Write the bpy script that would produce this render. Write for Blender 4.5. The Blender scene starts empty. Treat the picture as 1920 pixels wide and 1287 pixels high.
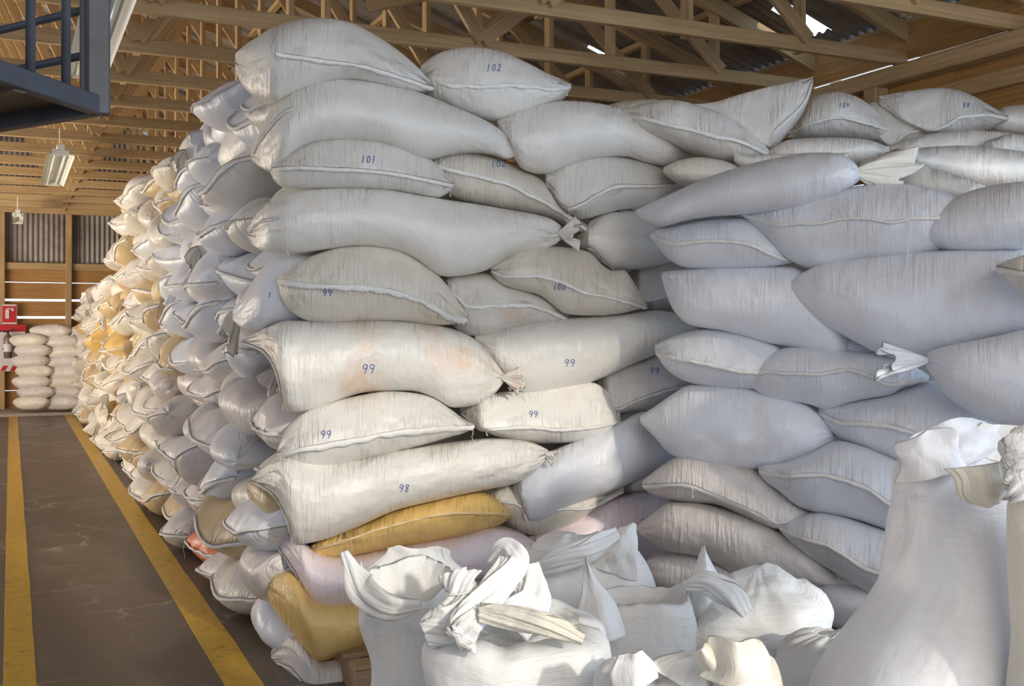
import bpy, math, random
import numpy as np
from mathutils import Vector
C = bpy.context.scene.collection
R = math.radians
random.seed(7)
rng = np.random.default_rng(11)

# ------------------------------------------------------------------ camera, world, light, exposure
F_PX, CX, HY, CAMZ = 2000.0, 960.0, 610.0, 1.6
YAW = math.atan(940.0 / F_PX)
cy, sy = math.cos(YAW), math.sin(YAW)
cam = bpy.data.cameras.new('camera')
cam.sensor_width = 36.0
cam.lens = 36.0 * F_PX / 1920.0
cam.shift_y = -(643.5 - HY) / 1920.0
cam.clip_start = 0.05
cam_o = bpy.data.objects.new('camera', cam)
C.objects.link(cam_o)
cam_o.location = (0, 0, CAMZ)
cam_o.rotation_euler = (R(90), 0, -YAW)
bpy.context.scene.camera = cam_o

world = bpy.data.worlds.new('world')
bpy.context.scene.world = world
world.use_nodes = True
bg = world.node_tree.nodes['Background']
bg.inputs[0].default_value = (0.57, 0.75, 1.0, 1)
bg.inputs[1].default_value = 2.45

def light(name, kind, loc, rot, energy, color, size=None, size_y=None, spread=None):
    l = bpy.data.lights.new(name, kind)
    l.energy = energy
    l.color = color
    if kind == 'AREA':
        l.shape = 'RECTANGLE'; l.size = size; l.size_y = size_y or size
        if spread: l.spread = spread
    if kind == 'SUN': l.angle = R(2.0)
    o = bpy.data.objects.new(name, l)
    C.objects.link(o)
    o.location = loc
    o.rotation_euler = rot
    return o
def aim(o, d):
    o.rotation_euler = Vector(d).to_track_quat('-Z', 'Y').to_euler()
sun = light('sun', 'SUN', (6, -6, 8), (0, 0, 0), 1.5, (1.0, 0.91, 0.76))
SUN_D = Vector((-0.12, 0.92, -0.34)).normalized()
aim(sun, SUN_D)
# daylight from the open warehouse door behind the photographer
o = light('door_daylight', 'AREA', (1.2, -1.5, 2.6), (0, 0, 0), 85, (1.0, 0.93, 0.83), 3.6, 2.4)
aim(o, (0.25, 1.0, -0.15))
# added warm fill lamp at the left, brightening the far trusses like bounced sun
o = light('side_bounce_fill', 'AREA', (-5.4, 14.2, 0.7), (0, 0, 0), 800, (1.0, 0.86, 0.66), 8.0, 2.0)
aim(o, (0.5, 0.0, 1.0))

vs = bpy.context.scene.view_settings
vs.view_transform = 'Standard'
vs.look = 'None'
vs.exposure = 0.42
vs.gamma = 1.0
vs.use_curve_mapping = False

# ------------------------------------------------------------------ projection helpers
def P(u, v, z):
    """world point at depth z (metres along the optical axis) on the line of sight of a place in the view"""
    u = np.asarray(u, float); v = np.asarray(v, float); z = np.asarray(z, float)
    r = (u - CX) / F_PX * z
    X = z * sy + r * cy
    Y = z * cy - r * sy
    Z = CAMZ - (v - HY) / F_PX * z
    return np.stack(np.broadcast_arrays(X, Y, Z), -1)
def ray_h(u):
    r = (np.asarray(u, float) - CX) / F_PX
    d = np.stack([sy + r * cy, cy - r * sy, np.zeros_like(r)], -1)
    return d / np.linalg.norm(d, axis=-1, keepdims=True)

# ------------------------------------------------------------------ materials
def new_mat(name):
    m = bpy.data.materials.new(name)
    m.use_nodes = True
    nt = m.node_tree
    b = nt.nodes['Principled BSDF']
    return m, nt, b
def node(nt, t, **kw):
    n = nt.nodes.new(t)
    for k, v in kw.items():
        if k in n.inputs: n.inputs[k].default_value = v
        else: setattr(n, k, v)
    return n
def ramp(nt, fac, stops):
    r = nt.nodes.new('ShaderNodeValToRGB')
    e = r.color_ramp.elements
    while len(e) < len(stops): e.new(0.5)
    for i, (p, c) in enumerate(stops):
        e[i].position = p; e[i].color = c if len(c) == 4 else (*c, 1)
    nt.links.new(fac, r.inputs[0])
    return r.outputs[0]
def mathn(nt, op, a, b=None, c=None):
    n = nt.nodes.new('ShaderNodeMath'); n.operation = op
    for i, x in enumerate((a, b, c)):
        if x is None: continue
        if isinstance(x, (int, float)): n.inputs[i].default_value = x
        else: nt.links.new(x, n.inputs[i])
    return n.outputs[0]
def mixc(nt, fac, a, b, mode='MIX'):
    n = nt.nodes.new('ShaderNodeMix'); n.data_type = 'RGBA'; n.blend_type = mode
    if isinstance(fac, (int, float)): n.inputs[0].default_value = fac
    else: nt.links.new(fac, n.inputs[0])
    for i, x in ((6, a), (7, b)):
        if isinstance(x, tuple): n.inputs[i].default_value = (*x[:3], 1)
        else: nt.links.new(x, n.inputs[i])
    return n.outputs[2]

def sack_mat(name, col, stain=(0.62, 0.47, 0.34), stain_amt=0.35, rough=0.36, vary=0.10, pleat=1.0):
    m, nt, b = new_mat(name)
    L = nt.links
    tc = node(nt, 'ShaderNodeTexCoord')
    oi = node(nt, 'ShaderNodeObjectInfo')
    uv = tc.outputs['UV']
    # per-sack shade
    v = mathn(nt, 'MULTIPLY_ADD', oi.outputs['Random'], vary, 1 - vary * 0.6)
    base = nt.nodes.new('ShaderNodeRGB'); base.outputs[0].default_value = (*col, 1)
    hs = nt.nodes.new('ShaderNodeHueSaturation')
    L.new(base.outputs[0], hs.inputs['Color']); L.new(v, hs.inputs['Value'])
    # dust stains, offset per sack
    off = nt.nodes.new('ShaderNodeVectorMath'); off.operation = 'ADD'
    cmb = nt.nodes.new('ShaderNodeCombineXYZ')
    r100 = mathn(nt, 'MULTIPLY', oi.outputs['Random'], 57.0)
    L.new(r100, cmb.inputs[0]); L.new(r100, cmb.inputs[2])
    L.new(tc.outputs['UV'], off.inputs[0]); L.new(cmb.outputs[0], off.inputs[1])
    ns = node(nt, 'ShaderNodeTexNoise', Scale=3.2, Detail=7.0, Roughness=0.62)
    L.new(off.outputs[0], ns.inputs['Vector'])
    f = ramp(nt, ns.outputs['Fac'], [(0.53, (0, 0, 0)), (0.72, (1, 1, 1))])
    f = mathn(nt, 'MULTIPLY', f, stain_amt)
    c1 = mixc(nt, f, hs.outputs[0], stain, 'MIX')
    # fine weave ribbing in colour
    mp = node(nt, 'ShaderNodeMapping'); mp.inputs['Scale'].default_value = (260, 14, 1)
    L.new(off.outputs[0], mp.inputs[0])
    n2 = node(nt, 'ShaderNodeTexNoise', Scale=1.0, Detail=3.0)
    L.new(mp.outputs[0], n2.inputs['Vector'])
    f2 = ramp(nt, n2.outputs['Fac'], [(0.3, (0.97, 0.97, 0.97)), (0.7, (1, 1, 1))])
    c2 = mixc(nt, 1.0, c1, f2, 'MULTIPLY')
    L.new(c2, b.inputs['Base Color'])
    b.inputs['Roughness'].default_value = rough
    b.inputs['Specular IOR Level'].default_value = 0.55
    # bumps: pleats running around the sack, thread weave, soft dents
    at = nt.nodes.new('ShaderNodeAttribute'); at.attribute_name = 'pleat'
    mp3 = node(nt, 'ShaderNodeMapping'); mp3.inputs['Scale'].default_value = (58, 5.5, 1)
    L.new(off.outputs[0], mp3.inputs[0])
    n3 = node(nt, 'ShaderNodeTexNoise', Scale=1.0, Detail=3.0, Distortion=0.35)
    L.new(mp3.outputs[0], n3.inputs['Vector'])
    n3b = node(nt, 'ShaderNodeTexNoise', Scale=5.5, Detail=2.0)
    L.new(off.outputs[0], n3b.inputs['Vector'])
    patch = ramp(nt, n3b.outputs['Fac'], [(0.38, (0.12, 0.12, 0.12)), (0.62, (1, 1, 1))])
    mpc = node(nt, 'ShaderNodeMapping'); mpc.inputs['Scale'].default_value = (130, 17, 1)
    mpc.inputs['Rotation'].default_value = (0, 0, 0.16)
    L.new(off.outputs[0], mpc.inputs[0])
    n3c = node(nt, 'ShaderNodeTexNoise', Scale=1.0, Detail=2.0, Distortion=0.8)
    L.new(mpc.outputs[0], n3c.inputs['Vector'])
    h3 = mathn(nt, 'MULTIPLY_ADD', n3c.outputs['Fac'], 0.35, n3.outputs['Fac'])
    pm = mathn(nt, 'MULTIPLY', mathn(nt, 'MULTIPLY', h3, at.outputs['Fac']), patch)
    b1 = node(nt, 'ShaderNodeBump', Strength=0.9 * pleat, Distance=0.026)
    L.new(pm, b1.inputs['Height'])
    mp4 = node(nt, 'ShaderNodeMapping'); mp4.inputs['Scale'].default_value = (420, 420, 1)
    L.new(off.outputs[0], mp4.inputs[0])
    n4 = node(nt, 'ShaderNodeTexChecker', Scale=1.0)
    n4 = node(nt, 'ShaderNodeTexNoise', Scale=1.0, Detail=1.0)
    L.new(mp4.outputs[0], n4.inputs['Vector'])
    b2 = node(nt, 'ShaderNodeBump', Strength=0.28, Distance=0.002)
    L.new(n4.outputs['Fac'], b2.inputs['Height']); L.new(b1.outputs[0], b2.inputs['Normal'])
    n5 = node(nt, 'ShaderNodeTexNoise', Scale=11.0, Detail=3.0, Roughness=0.6)
    L.new(off.outputs[0], n5.inputs['Vector'])
    b3 = node(nt, 'ShaderNodeBump', Strength=0.30, Distance=0.022)
    L.new(n5.outputs['Fac'], b3.inputs['Height']); L.new(b2.outputs[0], b3.inputs['Normal'])
    L.new(b3.outputs[0], b.inputs['Normal'])
    return m

M = {}
M['white'] = sack_mat('woven_white', (0.80, 0.775, 0.725))
M['blue_shaded'] = sack_mat('woven_white_blue_shade', (0.785, 0.80, 0.85), stain_amt=0.22, pleat=0.65)  # white cloth with the bluish tone of shade put into its colour
M['beige'] = sack_mat('woven_beige', (0.78, 0.73, 0.635), stain_amt=0.3)
M['tan'] = sack_mat('woven_tan', (0.62, 0.47, 0.27), stain=(0.45, 0.33, 0.18))
M['yellow'] = sack_mat('woven_yellow', (0.78, 0.53, 0.19), stain=(0.6, 0.36, 0.12), stain_amt=0.3)
M['pink'] = sack_mat('woven_pink', (0.78, 0.66, 0.68), stain=(0.7, 0.5, 0.52))
M['dusty'] = sack_mat('woven_dusty', (0.725, 0.675, 0.645), stain=(0.5, 0.4, 0.32), stain_amt=0.5)
M['stained'] = sack_mat('woven_stained', (0.80, 0.775, 0.725), stain=(0.72, 0.45, 0.27), stain_amt=0.7)
M['orange'] = sack_mat('woven_orange', (0.80, 0.24, 0.10), stain=(0.75, 0.62, 0.5), stain_amt=0.8)
M['cloth'] = sack_mat('loose_white_cloth', (0.80, 0.80, 0.79), stain_amt=0.06, rough=0.6, vary=0.04)
M['creamcloth'] = sack_mat('loose_cream_cloth', (0.80, 0.77, 0.68), stain_amt=0.06, rough=0.6, vary=0.04)

def flat_mat(name, col, rough=0.6, metal=0.0, noise=0.0, nscale=8.0, spec=None):
    m, nt, b = new_mat(name)
    b.inputs['Roughness'].default_value = rough
    b.inputs['Metallic'].default_value = metal
    if noise:
        tc = node(nt, 'ShaderNodeTexCoord')
        n = node(nt, 'ShaderNodeTexNoise', Scale=nscale, Detail=6.0)
        nt.links.new(tc.outputs['Object'], n.inputs['Vector'])
        c = ramp(nt, n.outputs['Fac'], [(0.3, tuple(x * (1 - noise) for x in col)), (0.7, tuple(min(1, x * (1 + noise)) for x in col))])
        nt.links.new(c, b.inputs['Base Color'])
    else:
        b.inputs['Base Color'].default_value = (*col, 1)
    return m
M['hem'] = flat_mat('hem_tape', (0.80, 0.785, 0.755), 0.7, noise=0.08, nscale=40)
M['hem_dark'] = flat_mat('hem_brown_thread', (0.30, 0.26, 0.22), 0.8, noise=0.3, nscale=60)
M['thread'] = flat_mat('white_thread', (0.80, 0.78, 0.72), 0.8)
M['greenthread'] = flat_mat('green_thread', (0.05, 0.35, 0.18), 0.7)
M['ink'] = flat_mat('blue_marker', (0.03, 0.09, 0.36), 0.6)
M['inkdark'] = flat_mat('dark_marker', (0.06, 0.06, 0.10), 0.6)
M['inkred'] = flat_mat('red_marker', (0.7, 0.12, 0.05), 0.6)
M['steel'] = flat_mat('painted_steel', (0.052, 0.060, 0.078), 0.45, noise=0.25, nscale=9)
M['rust'] = flat_mat('rusty_underside', (0.10, 0.07, 0.05), 0.7, noise=0.4, nscale=7)
M['white_paint'] = flat_mat('white_paint', (0.78, 0.80, 0.76), 0.4)
M['tube'] = flat_mat('glass_tube', (0.75, 0.80, 0.75), 0.2)
M['red'] = flat_mat('sign_red', (0.62, 0.02, 0.035), 0.5)
M['signwhite'] = flat_mat('sign_white', (0.82, 0.80, 0.78), 0.5)
M['extg'] = flat_mat('extinguisher_metal', (0.28, 0.22, 0.20), 0.35, metal=0.5)
M['black'] = flat_mat('black_rubber', (0.02, 0.02, 0.02), 0.6)
M['kerb'] = flat_mat('kerb_concrete', (0.42, 0.38, 0.34), 0.8, noise=0.12)

def wood_mat(name, a, bcol, scale=(1.5, 22, 22)):
    m, nt, b = new_mat(name)
    tc = node(nt, 'ShaderNodeTexCoord'); oi = node(nt, 'ShaderNodeObjectInfo')
    ad = nt.nodes.new('ShaderNodeVectorMath'); ad.operation = 'ADD'
    cmb = nt.nodes.new('ShaderNodeCombineXYZ')
    r = mathn(nt, 'MULTIPLY', oi.outputs['Random'], 31.0)
    for i in range(3): nt.links.new(r, cmb.inputs[i])
    nt.links.new(tc.outputs['UV'], ad.inputs[0]); nt.links.new(cmb.outputs[0], ad.inputs[1])
    mp = node(nt, 'ShaderNodeMapping'); mp.inputs['Scale'].default_value = scale
    nt.links.new(ad.outputs[0], mp.inputs[0])
    n = node(nt, 'ShaderNodeTexNoise', Scale=1.0, Detail=5.0, Distortion=0.8)
    nt.links.new(mp.outputs[0], n.inputs['Vector'])
    c = ramp(nt, n.outputs['Fac'], [(0.3, a), (0.7, bcol)])
    n2 = node(nt, 'ShaderNodeTexNoise', Scale=0.9, Detail=3.0)
    nt.links.new(ad.outputs[0], n2.inputs['Vector'])
    c2 = mixc(nt, 1.0, c, ramp(nt, n2.outputs['Fac'], [(0.3, (0.78, 0.76, 0.72)), (0.7, (1, 1, 1))]), 'MULTIPLY')
    nt.links.new(c2, b.inputs['Base Color'])
    b.inputs['Roughness'].default_value = 0.65
    bp = node(nt, 'ShaderNodeBump', Strength=0.25, Distance=0.01)
    nt.links.new(n.outputs['Fac'], bp.inputs['Height']); nt.links.new(bp.outputs[0], b.inputs['Normal'])
    return m
M['wood'] = wood_mat('truss_timber', (0.46, 0.305, 0.145), (0.66, 0.47, 0.25))
M['plank'] = wood_mat('wall_planks', (0.40, 0.21, 0.07), (0.60, 0.33, 0.11))
M['palletwood'] = wood_mat('pallet_wood', (0.30, 0.19, 0.10), (0.45, 0.30, 0.17))

def corr_mat(name, a, b_):
    m, nt, b = new_mat(name)
    tc = node(nt, 'ShaderNodeTexCoord')
    mp = node(nt, 'ShaderNodeMapping'); mp.inputs['Scale'].default_value = (0.8, 2.5, 1)
    nt.links.new(tc.outputs['Object'], mp.inputs[0])
    n = node(nt, 'ShaderNodeTexNoise', Scale=1.0, Detail=8.0, Roughness=0.7)
    nt.links.new(mp.outputs[0], n.inputs['Vector'])
    nt.links.new(ramp(nt, n.outputs['Fac'], [(0.35, a), (0.65, b_)]), b.inputs['Base Color'])
    b.inputs['Metallic'].default_value = 0.35
    b.inputs['Roughness'].default_value = 0.5
    return m
M['roof'] = corr_mat('corrugated_iron', (0.20, 0.16, 0.13), (0.42, 0.40, 0.38))

def floor_mat():
    m, nt, b = new_mat('worn_concrete')
    L = nt.links
    tc = node(nt, 'ShaderNodeTexCoord')
    n = node(nt, 'ShaderNodeTexNoise', Scale=1.7, Detail=9.0, Roughness=0.66, Distortion=0.4)
    L.new(tc.outputs['Object'], n.inputs['Vector'])
    c = ramp(nt, n.outputs['Fac'], [(0.30, (0.080, 0.055, 0.035)), (0.52, (0.125, 0.090, 0.060)), (0.72, (0.20, 0.155, 0.11))])
    mp = node(nt, 'ShaderNodeMapping'); mp.inputs['Scale'].default_value = (0.55, 0.22, 1)
    L.new(tc.outputs['Object'], mp.inputs[0])
    v = node(nt, 'ShaderNodeTexVoronoi', Scale=2.2); v.feature = 'DISTANCE_TO_EDGE'
    wn = node(nt, 'ShaderNodeTexNoise', Scale=3.0, Detail=5.0)
    L.new(tc.outputs['Object'], wn.inputs['Vector'])
    wv = nt.nodes.new('ShaderNodeVectorMath'); wv.operation = 'MULTIPLY_ADD'
    L.new(wn.outputs['Color'], wv.inputs[0]); wv.inputs[1].default_value = (0.5, 0.5, 0)
    L.new(tc.outputs['Object'], wv.inputs[2])
    L.new(wv.outputs[0], v.inputs['Vector'])
    cr = ramp(nt, v.outputs['Distance'], [(0.0, (1, 1, 1)), (0.030, (0, 0, 0))])
    n3 = node(nt, 'ShaderNodeTexNoise', Scale=0.9, Detail=3.0)
    L.new(tc.outputs['Object'], n3.inputs['Vector'])
    msk = ramp(nt, n3.outputs['Fac'], [(0.50, (0, 0, 0)), (0.60, (0.65, 0.65, 0.65))])
    f = mixc(nt, 1.0, cr, msk, 'MULTIPLY')
    c2 = mixc(nt, f, c, (0.42, 0.34, 0.27))
    L.new(c2, b.inputs['Base Color'])
    L.new(ramp(nt, n.outputs['Fac'], [(0.3, (0.32, 0.32, 0.32)), (0.7, (0.6, 0.6, 0.6))]), b.inputs['Roughness'])
    bp = node(nt, 'ShaderNodeBump', Strength=0.15, Distance=0.01)
    L.new(n.outputs['Fac'], bp.inputs['Height']); L.new(bp.outputs[0], b.inputs['Normal'])
    return m
M['floor'] = floor_mat()
def stripe_mat():
    m, nt, b = new_mat('yellow_floor_paint')
    L = nt.links
    tc = node(nt, 'ShaderNodeTexCoord')
    n = node(nt, 'ShaderNodeTexNoise', Scale=14.0, Detail=8.0, Roughness=0.7)
    L.new(tc.outputs['Object'], n.inputs['Vector'])
    c = ramp(nt, n.outputs['Fac'], [(0.33, (0.13, 0.085, 0.03)), (0.40, (0.55, 0.32, 0.012)), (0.7, (0.72, 0.43, 0.02))])
    L.new(c, b.inputs['Base Color']); b.inputs['Roughness'].default_value = 0.4
    return m
M['stripe'] = stripe_mat()

# ------------------------------------------------------------------ mesh helpers
def mesh_obj(name, verts, faces, mat, parent=None, smooth=True, uv=None, attr=None):
    me = bpy.data.meshes.new(name)
    me.from_pydata([tuple(map(float, v)) for v in verts], [], faces)
    if mat is not None: me.materials.append(mat)
    if uv is not None:
        lay = me.uv_layers.new(name='UVMap')
        idx = np.empty(len(me.loops), dtype=np.int32)
        me.loops.foreach_get('vertex_index', idx)
        lay.data.foreach_set('uv', np.asarray(uv, float)[idx].ravel())
    if attr is not None:
        a = me.attributes.new('pleat', 'FLOAT', 'POINT')
        a.data.foreach_set('value', np.asarray(attr, float).ravel())
    if smooth:
        me.polygons.foreach_set('use_smooth', [True] * len(me.polygons))
    me.update()
    ob = bpy.data.objects.new(name, me)
    C.objects.link(ob)
    if parent is not None: ob.parent = parent
    return ob
def tag(o, label, cat, group=None):
    o['label'] = label; o['category'] = cat
    if group: o['group'] = group
    return o
def struct(o):
    o['kind'] = 'structure'; return o
def empty(name, loc=(0, 0, 0)):
    o = bpy.data.objects.new(name, None); C.objects.link(o); o.location = loc
    o.empty_display_size = 0.1
    return o
class MB:
    def __init__(s): s.v = []; s.f = []; s.uv = []
    def add(s, vs, fs, uvs=None):
        n = len(s.v); s.v += [tuple(map(float, v)) for v in vs]
        s.f += [[i + n for i in f] for f in fs]
        s.uv += list(uvs) if uvs is not None else [(0, 0)] * len(vs)
    def box(s, lo, hi):
        s.bar(((lo[0]), (lo[1] + hi[1]) / 2, (lo[2] + hi[2]) / 2), ((hi[0]), (lo[1] + hi[1]) / 2, (lo[2] + hi[2]) / 2), hi[1] - lo[1], hi[2] - lo[2])
    def bar(s, a, b, w, h, up=(0, 0, 1)):
        """square bar a->b, w across, h along 'up', with narrow bevelled long edges"""
        a = Vector(a); b = Vector(b); d = (b - a); ln = d.length; d.normalize()
        up = Vector(up)
        if abs(d.dot(up)) > 0.98: up = Vector((0, 1, 0))
        sx = d.cross(up).normalized(); uz = sx.cross(d).normalized()
        e = min(w, h) * 0.08
        pr = [(-w/2+e, -h/2), (w/2-e, -h/2), (w/2, -h/2+e), (w/2, h/2-e), (w/2-e, h/2), (-w/2+e, h/2), (-w/2, h/2-e), (-w/2, -h/2+e)]
        vs = []; uvs = []
        for k, p in enumerate((a, b)):
            for x, y in pr:
                vs.append(p + sx * x + uz * y); uvs.append((k * ln, (x + 2 * y)))
        n = 8
        fs = [[i, (i + 1) % n, n + (i + 1) % n, n + i] for i in range(n)]
        fs += [list(range(n))[::-1], list(range(n, 2 * n))]
        s.add(vs, fs, uvs)
    def tube(s, pts, r, n=6, cap=True):
        pts = [Vector(p) for p in pts]
        vs = []; m = len(pts)
        for i, p in enumerate(pts):
            d = (pts[min(i + 1, m - 1)] - pts[max(i - 1, 0)])
            if d.length < 1e-9: d = Vector((0, 0, 1))
            d.normalize()
            ax = d.cross(Vector((0.3, 0.2, 0.93))).normalized(); ay = d.cross(ax)
            rr = r[i] if isinstance(r, (list, tuple)) else r
            for k in range(n):
                t = 2 * math.pi * k / n
                vs.append(p + ax * math.cos(t) * rr + ay * math.sin(t) * rr)
        fs = []
        for i in range(m - 1):
            for k in range(n):
                fs.append([i * n + k, i * n + (k + 1) % n, (i + 1) * n + (k + 1) % n, (i + 1) * n + k])
        if cap: fs += [list(range(n))[::-1], list(range((m - 1) * n, m * n))]
        s.add(vs, fs)
    def build(s, name, mat, parent=None, smooth=False, origin=None):
        vs = s.v
        if origin is not None:
            vs = [(v[0] - origin[0], v[1] - origin[1], v[2] - origin[2]) for v in vs]
        o = mesh_obj(name, vs, s.f, mat, parent, smooth=smooth, uv=s.uv, attr=[0.0] * len(vs))
        if origin is not None and parent is None: o.location = origin
        return o

def pchip(xs, ys, x):
    """monotone cubic through the given points"""
    xs = np.asarray(xs, float); ys = np.asarray(ys, float); x = np.clip(x, xs[0], xs[-1])
    if len(xs) < 3: return np.interp(x, xs, ys)
    h = np.diff(xs); d = np.diff(ys) / h
    m = np.zeros(len(xs)); m[0] = d[0]; m[-1] = d[-1]
    for i in range(1, len(xs) - 1):
        if d[i-1] * d[i] > 0:
            w1 = 2*h[i] + h[i-1]; w2 = h[i] + 2*h[i-1]
            m[i] = (w1 + w2) / (w1 / d[i-1] + w2 / d[i])
    k = np.clip(np.searchsorted(xs, x, 'right') - 1, 0, len(xs) - 2)
    t = (x - xs[k]) / h[k]
    return ((2*t**3 - 3*t**2 + 1) * ys[k] + (t**3 - 2*t**2 + t) * h[k] * m[k]
            + (-2*t**3 + 3*t**2) * ys[k+1] + (t**3 - t**2) * h[k] * m[k+1])
def smooth1(a, n=3):
    a = a.copy()
    for _ in range(n):
        a[1:-1] = 0.25 * a[:-2] + 0.5 * a[1:-1] + 0.25 * a[2:]
    return a
def lump(x, y, seed, k=1.0):
    r = np.random.default_rng(seed)
    s = 0
    for i in range(5):
        a = r.uniform(0, 6.28); f = k * r.uniform(0.6, 1.8) * (1 + i * 0.5)
        s = s + np.sin(f * (x * math.cos(a) + y * math.sin(a)) + r.uniform(0, 6.28)) / (1 + i * 0.6)
    return s / 2.2
def crumple(p, seed, k=8.0, n=7):
    """sharp-edged folds of loose cloth, a function of the 3-D position"""
    r = np.random.default_rng(seed)
    warp = np.stack([lump(p[..., 1] * k * .5, p[..., 2] * k * .5, seed + i) for i in range(3)], -1) * 0.6
    s = 0
    for i in range(n):
        d = r.normal(size=3); d /= np.linalg.norm(d)
        f = k * (0.6 + 0.45 * i)
        s = s + (1 - 2 * np.abs(np.sin((p * d).sum(-1) * f + (warp * d).sum(-1) * 1.5 + r.uniform(0, 6.28)))) / (1 + 0.55 * i)
    return s / 2.5

# ------------------------------------------------------------------ the sack builder
class Sack:
    """A filled sack lying with its length or its mouth across the view.
    stations: (a, top, bottom[, dd]); a = along, top/bottom = outline; pt(a, b, depth) -> world."""
    def __init__(s, st, pt, back_dir, front=0.17, back=0.32, seam=None, na=64, nf=26, nb=12, seed=0, kx=3.0, lumpamp=0.012, unit=1.0, pleat=None):
        s.st = st
        a = np.array([q[0] for q in st], float); s.a0, s.a1 = a[0], a[-1]
        T = np.array([q[1] for q in st], float); B = np.array([q[2] for q in st], float)
        DD = np.array([q[3] if len(q) > 3 else 0.0 for q in st], float)
        th = np.linspace(0, math.pi, na)
        s.ag = (s.a0 + s.a1) / 2 - (s.a1 - s.a0) / 2 * np.cos(th)
        s.tg = smooth1(pchip(a, T, s.ag)); s.bg = smooth1(pchip(a, B, s.ag)); s.dg = smooth1(pchip(a, DD, s.ag), 5)
        s.seam = seam
        if seam:
            sa = [q[0] for q in seam]; sb = [q[1] for q in seam]
            sg = smooth1(pchip(sa, sb, s.ag))
            q = (sg - s.tg) / np.maximum(s.bg - s.tg, 1e-6)
            s.qs = np.clip(q, 0.12, 0.88)
        else:
            s.qs = np.full(na, 0.5)
        s.qs = smooth1(s.qs, 3)
        x = (s.ag - (s.a0 + s.a1) / 2) / ((s.a1 - s.a0) / 2)
        s.endf = np.maximum(1 - np.abs(x) ** kx, 0) ** 0.55
        hh = (s.bg - s.tg); s.thick = np.minimum(1, hh / (0.55 * hh.max()))
        s.Df = front * s.endf * (0.35 + 0.65 * s.thick); s.Db = back * s.endf
        s.pt = pt; s.back_dir = back_dir; s.seed = seed; s.unit = unit
        s.lumpamp = lumpamp; s.na = na; s.nf = nf; s.nb = nb
        s.p = 1.55 if seam else 2.0; s.w = 0.56 if seam else 0.5
        s.pleatmul = pleat if pleat is not None else 1.0
    def depth(s, a, q):
        qs = np.interp(a, s.ag, s.qs); Df = np.interp(a, s.ag, s.Df)
        x = np.where(q < qs, (qs - q) / qs, (q - qs) / (1 - qs)); x = np.clip(x, 0, 1)
        F = (1 - x ** s.p) ** s.w
        lu = lump((a - s.a0) * s.unit * 7, q * 3, s.seed, 1.0) * s.lumpamp * F
        dd = np.interp(a, s.ag, s.dg)
        return dd - Df * F + lu * np.interp(a, s.ag, s.endf)
    def surf(s, a, b, off=0.0):
        a = np.asarray(a, float); b = np.asarray(b, float)
        T = np.interp(a, s.ag, s.tg); B = np.interp(a, s.ag, s.bg)
        q = np.clip((b - T) / np.maximum(B - T, 1e-6), 0.02, 0.98)
        return s.pt(a, b, s.depth(a, q) - off)
    def build(s, name, mat, origin=None, parent=None):
        na, nf, nb = s.na, s.nf, s.nb
        h = nf // 2
        th = np.linspace(0, math.pi / 2, h + 1)
        rows = []; pl = []
        uvs = []
        L = (s.ag - s.a0) * s.unit
        for j in range(nf + 1):
            if j <= h: x = np.cos(th[j]); q = s.qs * (1 - x)
            else: x = 1 - np.cos(th[j - h]) if False else np.sin(th[j - h]); q = s.qs + (1 - s.qs) * x
            b = s.tg + (s.bg - s.tg) * q
            rows.append(s.pt(s.ag, b, s.depth(s.ag, q)))
            H = (s.bg - s.tg) * s.unit
            uvs.append(np.stack([L, q * H.max()], -1))
            e = 1 - s.endf
            m = 0.25 + 0.0 * q
            if s.seam is not None: m = m + 0.75 * np.exp(-np.abs(q - s.qs) * 5.0)
            m = m + 0.75 * np.exp(-q * 3.2) * (0.8 if s.seam is None else 0.5) + 0.9 * e
            pl.append(np.clip(m * s.pleatmul, 0, 1.4))
        top = rows[0]; bot = rows[-1]
        for j in range(1, nb):
            ph = math.pi * j / nb                      # from bottom round the back to the top
            cc = (bot + top) / 2 - (top - bot) / 2 * math.cos(ph)
            rows.append(cc + s.back_dir(s.ag) * (s.Db * math.sin(ph) ** 0.8)[:, None])
            uvs.append(np.stack([L, 0.4 + 0.03 * j + 0 * L], -1)); pl.append(np.full(na, 0.2))
        n = len(rows)
        V = np.array(rows)                              # n, na, 3
        # real puckers: pleats pinched toward the mouth seam and the two ends
        idx = np.arange(n * na).reshape(n, na)
        i2 = np.roll(idx, -1, axis=0)
        fs = np.stack([idx[:, :-1], i2[:, :-1], i2[:, 1:], idx[:, 1:]], -1).reshape(-1, 4)
        verts = V.reshape(-1, 3)
        if origin is None:
            origin = verts.mean(0); origin[2] = verts[:, 2].min()
        s.origin = np.array(origin, float)
        verts = verts - s.origin
        ob = mesh_obj(name, verts, fs.tolist(), mat, parent, uv=np.array(uvs).reshape(-1, 2), attr=np.array(pl).ravel())
        ob.location = tuple(s.origin)
        s.ob = ob
        return ob
    def child(s, name, verts, faces, mat, uv=None, smooth=True, attr=None, parent=None):
        verts = np.asarray(verts, float) - s.origin
        return mesh_obj(name, verts, faces, mat, parent or s.ob, smooth=smooth, uv=uv, attr=attr if attr is not None else [0.0] * len(verts))
    def hem(s, pts, width=0.02, mat=None, down=1.0, seed=0, serrated=False, ext=0.012, lift=0.004):
        """stitched hem: a folded lip following the seam, hanging over the lower panel"""
        pa = np.array([p[0] for p in pts], float); pb = np.array([p[1] for p in pts], float)
        t = np.concatenate([[0], np.cumsum(np.hypot(np.diff(pa), np.diff(pb)))]); N = 90
        tt = np.linspace(0, t[-1], N)
        A = smooth1(pchip(t, pa, tt), 2); Bv = smooth1(pchip(t, pb, tt), 2)
        r = np.random.default_rng(seed + 5)
        wob = lump(tt / t[-1] * 22, tt * 0, seed + 3)
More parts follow.
